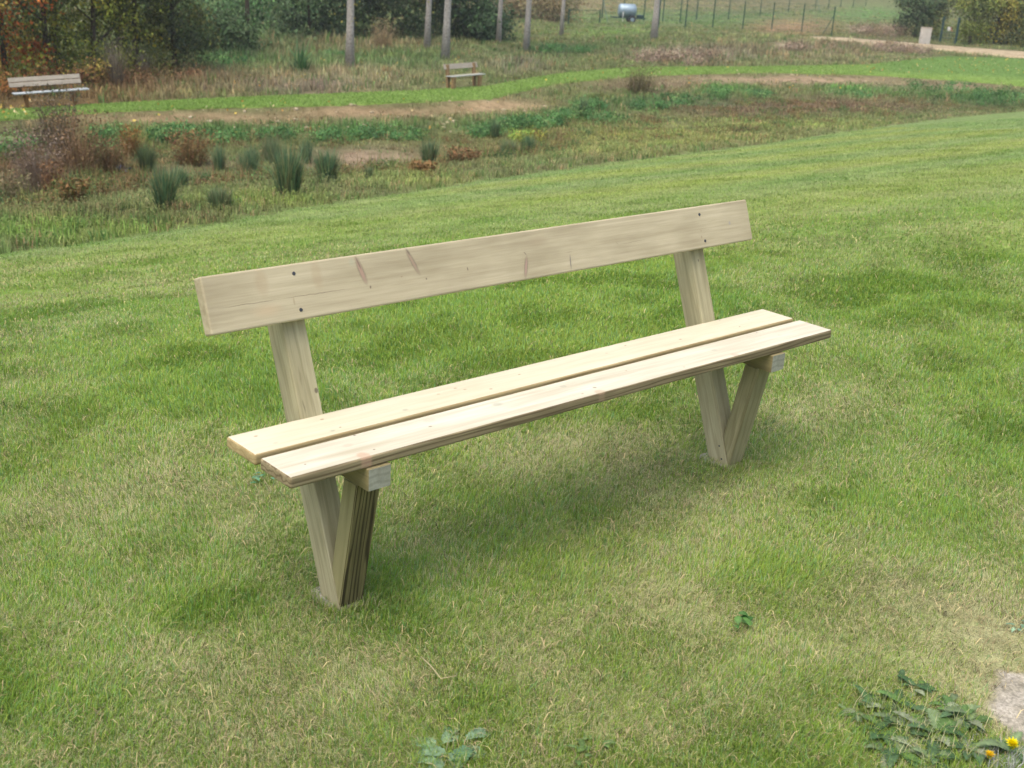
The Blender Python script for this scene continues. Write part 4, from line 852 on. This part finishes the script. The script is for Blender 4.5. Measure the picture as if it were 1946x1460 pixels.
# gate between the right-hand trees
TEAL = plain_mat('gate_paint', lin('2a4e4c')*.7, .6)
ga, gb = at(1786, 82), at(1815, 84); root = prop(empty('field_gate', tuple(ga)), 'tall dark teal gate frame between the right-hand trees', 'gate')
for q_, nm in ((ga, 'gate_post'), (gb, 'gate_post')):
    bm = bmesh.new(); box(bm, (-.07, -.06, -.2), (.07, .06, 1.75), .01); bm_obj(nm, bm, TEAL, root, Matrix.Translation(Vector(q_)-Vector(ga)))
bm = bmesh.new(); e = Vector(gb)-Vector(ga)
for z_ in (.35, .75): tube(bm, [Vector((0, 0, z_)), e+Vector((0, 0, z_))], [.02, .02], 6)
for k in range(1, 6): tube(bm, [e*(k/6)+Vector((0, 0, .3)), e*(k/6)+Vector((0, 0, .8))], [.012, .012], 5)
bm_obj('gate_leaf', bm, TEAL, root)
p = at(1803, 72); root = prop(empty('warning_sign', tuple(p), math.atan2(rh[1], rh[0])), 'small white and pink sign seen through the gate opening', 'sign')
bm = bmesh.new(); tube(bm, [(0, 0, -.1), (0, 0, .75)], [.025, .025], 8); bm_obj('pole', bm, TEAL, root)
bm = bmesh.new(); box(bm, (-.22, -.04, .45), (.02, -.028, .78), .003); bm_obj('white_panel', bm, plain_mat('sign_white', (.75, .75, .72), .5, var=.03), root)
bm = bmesh.new(); box(bm, (.024, -.04, .45), (.2, -.028, .78), .003); bm_obj('pink_panel', bm, plain_mat('sign_pink', lin('c98a80')*.8, .5, var=.03), root)
# water tank on its trailer
p = at(1190, 43.5); yaw_ = math.atan2(rh[1], rh[0]); root = prop(empty('water_tank_trailer', tuple(p), yaw_+.12), 'galvanised water tank on a small trailer inside the fence', 'trailer')
GALV = plain_mat('galvanised_steel', lin('93a8b4')*.9, .45, .35, var=.15, scale=3)
bm = bmesh.new(); rr_ = .47
tube(bm, [(-.66, 0, .86), (-.62, 0, .86), (-.54, 0, .86), (.54, 0, .86), (.62, 0, .86), (.66, 0, .86)], [.22, .38, rr_, rr_, .38, .22], 28); bm_obj('tank', bm, GALV, root, smooth=True)
bm = bmesh.new(); 
for x_ in (-.3, .3): tube(bm, [(x_-.02, 0, .86), (x_+.02, 0, .86)], [rr_+.012, rr_+.012], 28)
bm_obj('tank_band', bm, GALV, root)
bm = bmesh.new(); box(bm, (-1.15, -.40, .33), (1.35, -.33, .40)); box(bm, (-1.15, .33, .33), (1.35, .40, .40)); box(bm, (-.7, -.33, .34), (-.62, .33, .39)); box(bm, (.62, -.33, .34), (.7, .33, .39)); box(bm, (-.55, -.3, .40), (-.4, .3, .5)); box(bm, (.4, -.3, .40), (.55, .3, .5))
bm_obj('chassis', bm, TEAL, root)
bm = bmesh.new(); box(bm, (.75, -.25, .41), (1.2, .25, .62), .05, 3); bm_obj('pump_box', bm, TEAL, root)
for s_ in (-.5, .5):
    bm = bmesh.new(); tube(bm, [(0, s_-.06, 0), (0, s_+.06, 0)], [.27, .27], 22); w_ = bm_obj('wheel', bm, plain_mat('tyre_rubber', (.03, .03, .03), .8), root, Matrix.Translation((.32, 0, .27)))
    bm = bmesh.new(); tube(bm, [(0, s_-.065, 0), (0, s_+.065, 0)], [.14, .14], 18); bm_obj('rim', bm, GALV, w_)
bm = bmesh.new(); tube(bm, [(-.35, -.43, .86), (-.38, -.46, .45), (-.36, -.44, .12)], [.03, .03, .03], 8); bm_obj('outlet_pipe', bm, plain_mat('pipe_white', (.7, .7, .68), .5), root)

# ---------------------------------------------------------------- broad-leaved weeds in the near grass
def leaf_geo(bm_, base, az, L, W, up, curl, lobes, colr, A_, r, fold=.25):
    """a lobed leaf: 9 x 3 grid of vertices curving away from its base"""
    n = 19; d = np.array([math.cos(az), math.sin(az), 0]); s = np.array([-math.sin(az), math.cos(az), 0]); V = []; C_ = []
    p = np.array(base, float); ang = up
    for i in range(n):
        t = i/(n-1); wv = W*(math.sin(math.pi*min(t*.96+.03, 1))**.8)*(1+lobes*(1.2 if i % 2 else -1.0))
        if t < .12: wv = max(wv*.35, W*.06)
        nrm = d*(-math.sin(ang))+np.array([0, 0, math.cos(ang)])
        for k, q_ in enumerate((-.5, 0, .5)):
            V.append(p+s*wv*q_*2*.5+nrm*abs(q_)*wv*fold*(1+.5*math.sin(t*9+k))); C_.append(colr*(1.35 if k == 1 else 1.0)*r.uniform(.85, 1.1))
        p = p+(d*math.cos(ang)+np.array([0, 0, math.sin(ang)]))*L/(n-1); ang -= curl/(n-1)
    Fs = [[i*3+k, i*3+k+1, i*3+k+4, i*3+k+3] for i in range(n-1) for k in (0, 1)]
    A_.add((np.array(V), np.array(Fs).ravel(), np.arange(len(Fs))*4, np.array(C_)))
def rosette(x, y, nl, L, W, hexs, label, seed, lobes=.15, up=(.2, .9), name='broadleaf_weed', group=None, sp=.02):
    rr = np.random.default_rng(seed); L, W = L*.85, W*.92; nl += 3; p = hit_z(x, y, .0); A_ = Acc(); nl += 1; a0 = rr.random()*6; up = (up[0]*.7, up[1]*.75)
    for k in range(nl):
        a_ = a0+k*2.4+rr.normal(0, .25); c_ = lin(hexs[rr.integers(0, len(hexs))])*rr.uniform(.75, 1.2)*.9
        leaf_geo(None, (rr.normal(0, sp), rr.normal(0, sp), .01), a_, L*rr.uniform(.6, 1.15), W*rr.uniform(.7, 1.2), rr.uniform(*up), rr.uniform(.4, 1.3), lobes, c_, A_, rr)
    me = A_.mesh(name); me.polygons.foreach_set('use_smooth', np.ones(len(me.polygons), bool))
    o = link(name, me, WEEDM); o.location = (p[0], p[1], 0); prop(o, label, 'weed', group); return o
WEEDM = foliage_mat('weed_leaf', .45, .2, 90.0)
GW = ['4f6a44', '436038', '6c7f58', '56743e', '848f70']; NG = 'broad-leaved weeds at the lower right'
for i, (x, y, nl, L, W, lb) in enumerate([
 (1660, 1352, 9, .075, .024, 'grey-green weed at the upper left of the weed patch'), (1705, 1345, 8, .07, .022, 'weed with a dark gap beside it at the top of the patch'), (1735, 1312, 7, .055, .018, 'small weed standing above the rest of the patch'),
 (1668, 1400, 8, .07, .024, 'weed with one pale folded leaf at the patch\'s left'), (1720, 1392, 11, .085, .028, 'leafiest weed in the middle of the patch'), (1775, 1405, 9, .085, .032, 'weed with the largest pale leaf'), (1810, 1370, 10, .075, .026, 'bluish weed towards the bare ground'),
 (1838, 1378, 8, .065, .022, 'weed nearest the bare pale ground'), (1700, 1440, 9, .08, .024, 'weed low in the patch with narrow leaves'), (1765, 1448, 9, .075, .024, 'weed at the bottom centre of the patch'), (1840, 1430, 7, .065, .022, 'small weed left of the half-closed flower'), (1925, 1440, 9, .08, .03, 'dark weed around the yellow flower'), (1630, 1370, 5, .05, .016, 'small outlying weed at the far left of the patch'), (1800, 1345, 5, .045, .015, 'tiny weed in the dry grass above the patch')]):
    rosette(x, y, nl, L, W, GW, lb, 800+i, .22, group=NG, sp=.010)
rosette(868, 1432, 9, .085, .036, ['6a8c68', '58785a', '7c9878'], 'blue-green rosette in the dry grass at the bottom', 830, .1, (.0, .35))
rosette(835, 1448, 4, .05, .024, ['6a8c68', '7c9878'], 'small blue-green rosette left of the larger one', 831, .1, (.0, .3))
rosette(1125, 1432, 5, .04, .014, ['566f3c', '66804c'], 'little green weed right of the blue-green rosette', 832, .2)
rosette(1405, 1192, 4, .042, .022, ['3f6a30', '4f7438'], 'lone dark green leafy sprout in the middle of the lawn', 833, .0, (.6, 1.3))
rosette(500, 912, 4, .035, .012, ['5f8a68', '4c7a50'], 'tiny weed under the left end of the seat', 834, .1)
rosette(1940, 1200, 4, .03, .012, ['7a9a7c'], 'tiny grey-green weed above the bare ground', 835, .1)
def dandelion(x, y, rad, hz, hexc, label, seed, closed=.5):
    rr = np.random.default_rng(seed); p = hit_z(x, y, hz); root = prop(empty('dandelion', (p[0], p[1], 0)), label, 'flower', 'yellow flowers at the lower right')
    bm = bmesh.new(); tube(bm, [(0, 0, 0), (.003, .002, hz*.5), (0, 0, hz)], [.0016, .0014, .0014], 7); bm_obj('stem', bm, plain_mat('flower_stem', lin('7d9a55')*.8, .5), root, smooth=True)
    A_ = Acc(); n = 150; a_ = rr.uniform(0, 6.3, n); t = rr.random(n)
    A_.add(blades(np.tile([[0, 0, hz]], (n, 1))+rr.normal(0, .0012, (n, 3)), rad*rr.uniform(.7, 1.1, n), np.full(n, rad*.32), a_, closed*t*1.3+.1, np.tile(lin(hexc), (n, 1))*rr.uniform(.8, 1.1, (n, 1))))
    link('petals', A_.mesh('petals'), plain_attr, root)
    bm = bmesh.new(); tube(bm, [(0, 0, hz-.004), (0, 0, hz), (0, 0, hz+rad*.4)], [.002, rad*.25, rad*.32], 10); bm_obj('calyx', bm, plain_mat('calyx_green', lin('6f8a3c')*.8, .6), root, smooth=True)
plain_attr = foliage_mat('petal', .5, .3)
dandelion(1922, 1420, .019, .035, 'fbe600', 'open bright yellow flower in the lower right corner', 1, .75)
dandelion(1880, 1440, .015, .022, 'f2d028', 'half-closed deeper yellow flower left of the bright one', 2, .55)
# grey-white dry fluff beside the flowers
rr = np.random.default_rng(90); p = hit_z(1905, 1452, 0); n = 260; a = rr.uniform(0, 6.3, n)
o = link('grey_leaf_tuft', Acc().add(blades(np.c_[rr.normal(0, .03, (n, 2)), np.zeros(n)], rr.uniform(.015, .045, n), np.full(n, .0022), a, rr.uniform(.2, 1.4, n), np.tile(lin('a8aca4'), (n, 1))*rr.uniform(.6, 1.1, (n, 1)))).mesh('tuft'), DRYM)
o.location = (p[0], p[1], 0); prop(o, 'silvery grey tuft beneath the two yellow flowers', 'plant')
# dry stalk lying in the grass
bm = bmesh.new(); pa, pb, pc = hit_z(800, 1248, .03), hit_z(838, 1290, .02), hit_z(868, 1284, .03)
tube(bm, [pa, (pa+pb)/2+np.array([0, 0, .004]), pb, pc], [.0012, .0014, .0012, .0007], 6)
prop(bm_obj('dry_stalk', bm, plain_mat('straw', lin('b8ac84')*.75, .8), smooth=True), 'thin bent straw stalk lying on the grass in front of the bench', 'stalk')

# thin autumn air: far things fade a little
bm = bmesh.new(); box(bm, (-1500, -1500, -8), (1500, 1500, 40)); bmesh.ops.recalc_face_normals(bm, faces=bm.faces[:])
hm = bpy.data.materials.new('haze'); hm.use_nodes = True; t_ = hm.node_tree; t_.nodes.clear()
hv = t_.nodes.new('ShaderNodeVolumePrincipled'); hv.inputs['Color'].default_value = (.92, .95, 1, 1); hv.inputs['Density'].default_value = .0006; hv.inputs['Anisotropy'].default_value = .2
ho = t_.nodes.new('ShaderNodeOutputMaterial'); t_.links.new(hv.outputs[0], ho.inputs['Volume'])
prop(bm_obj('haze', bm, hm), 'thin pale haze in the air over the whole place', 'haze', kind='stuff')
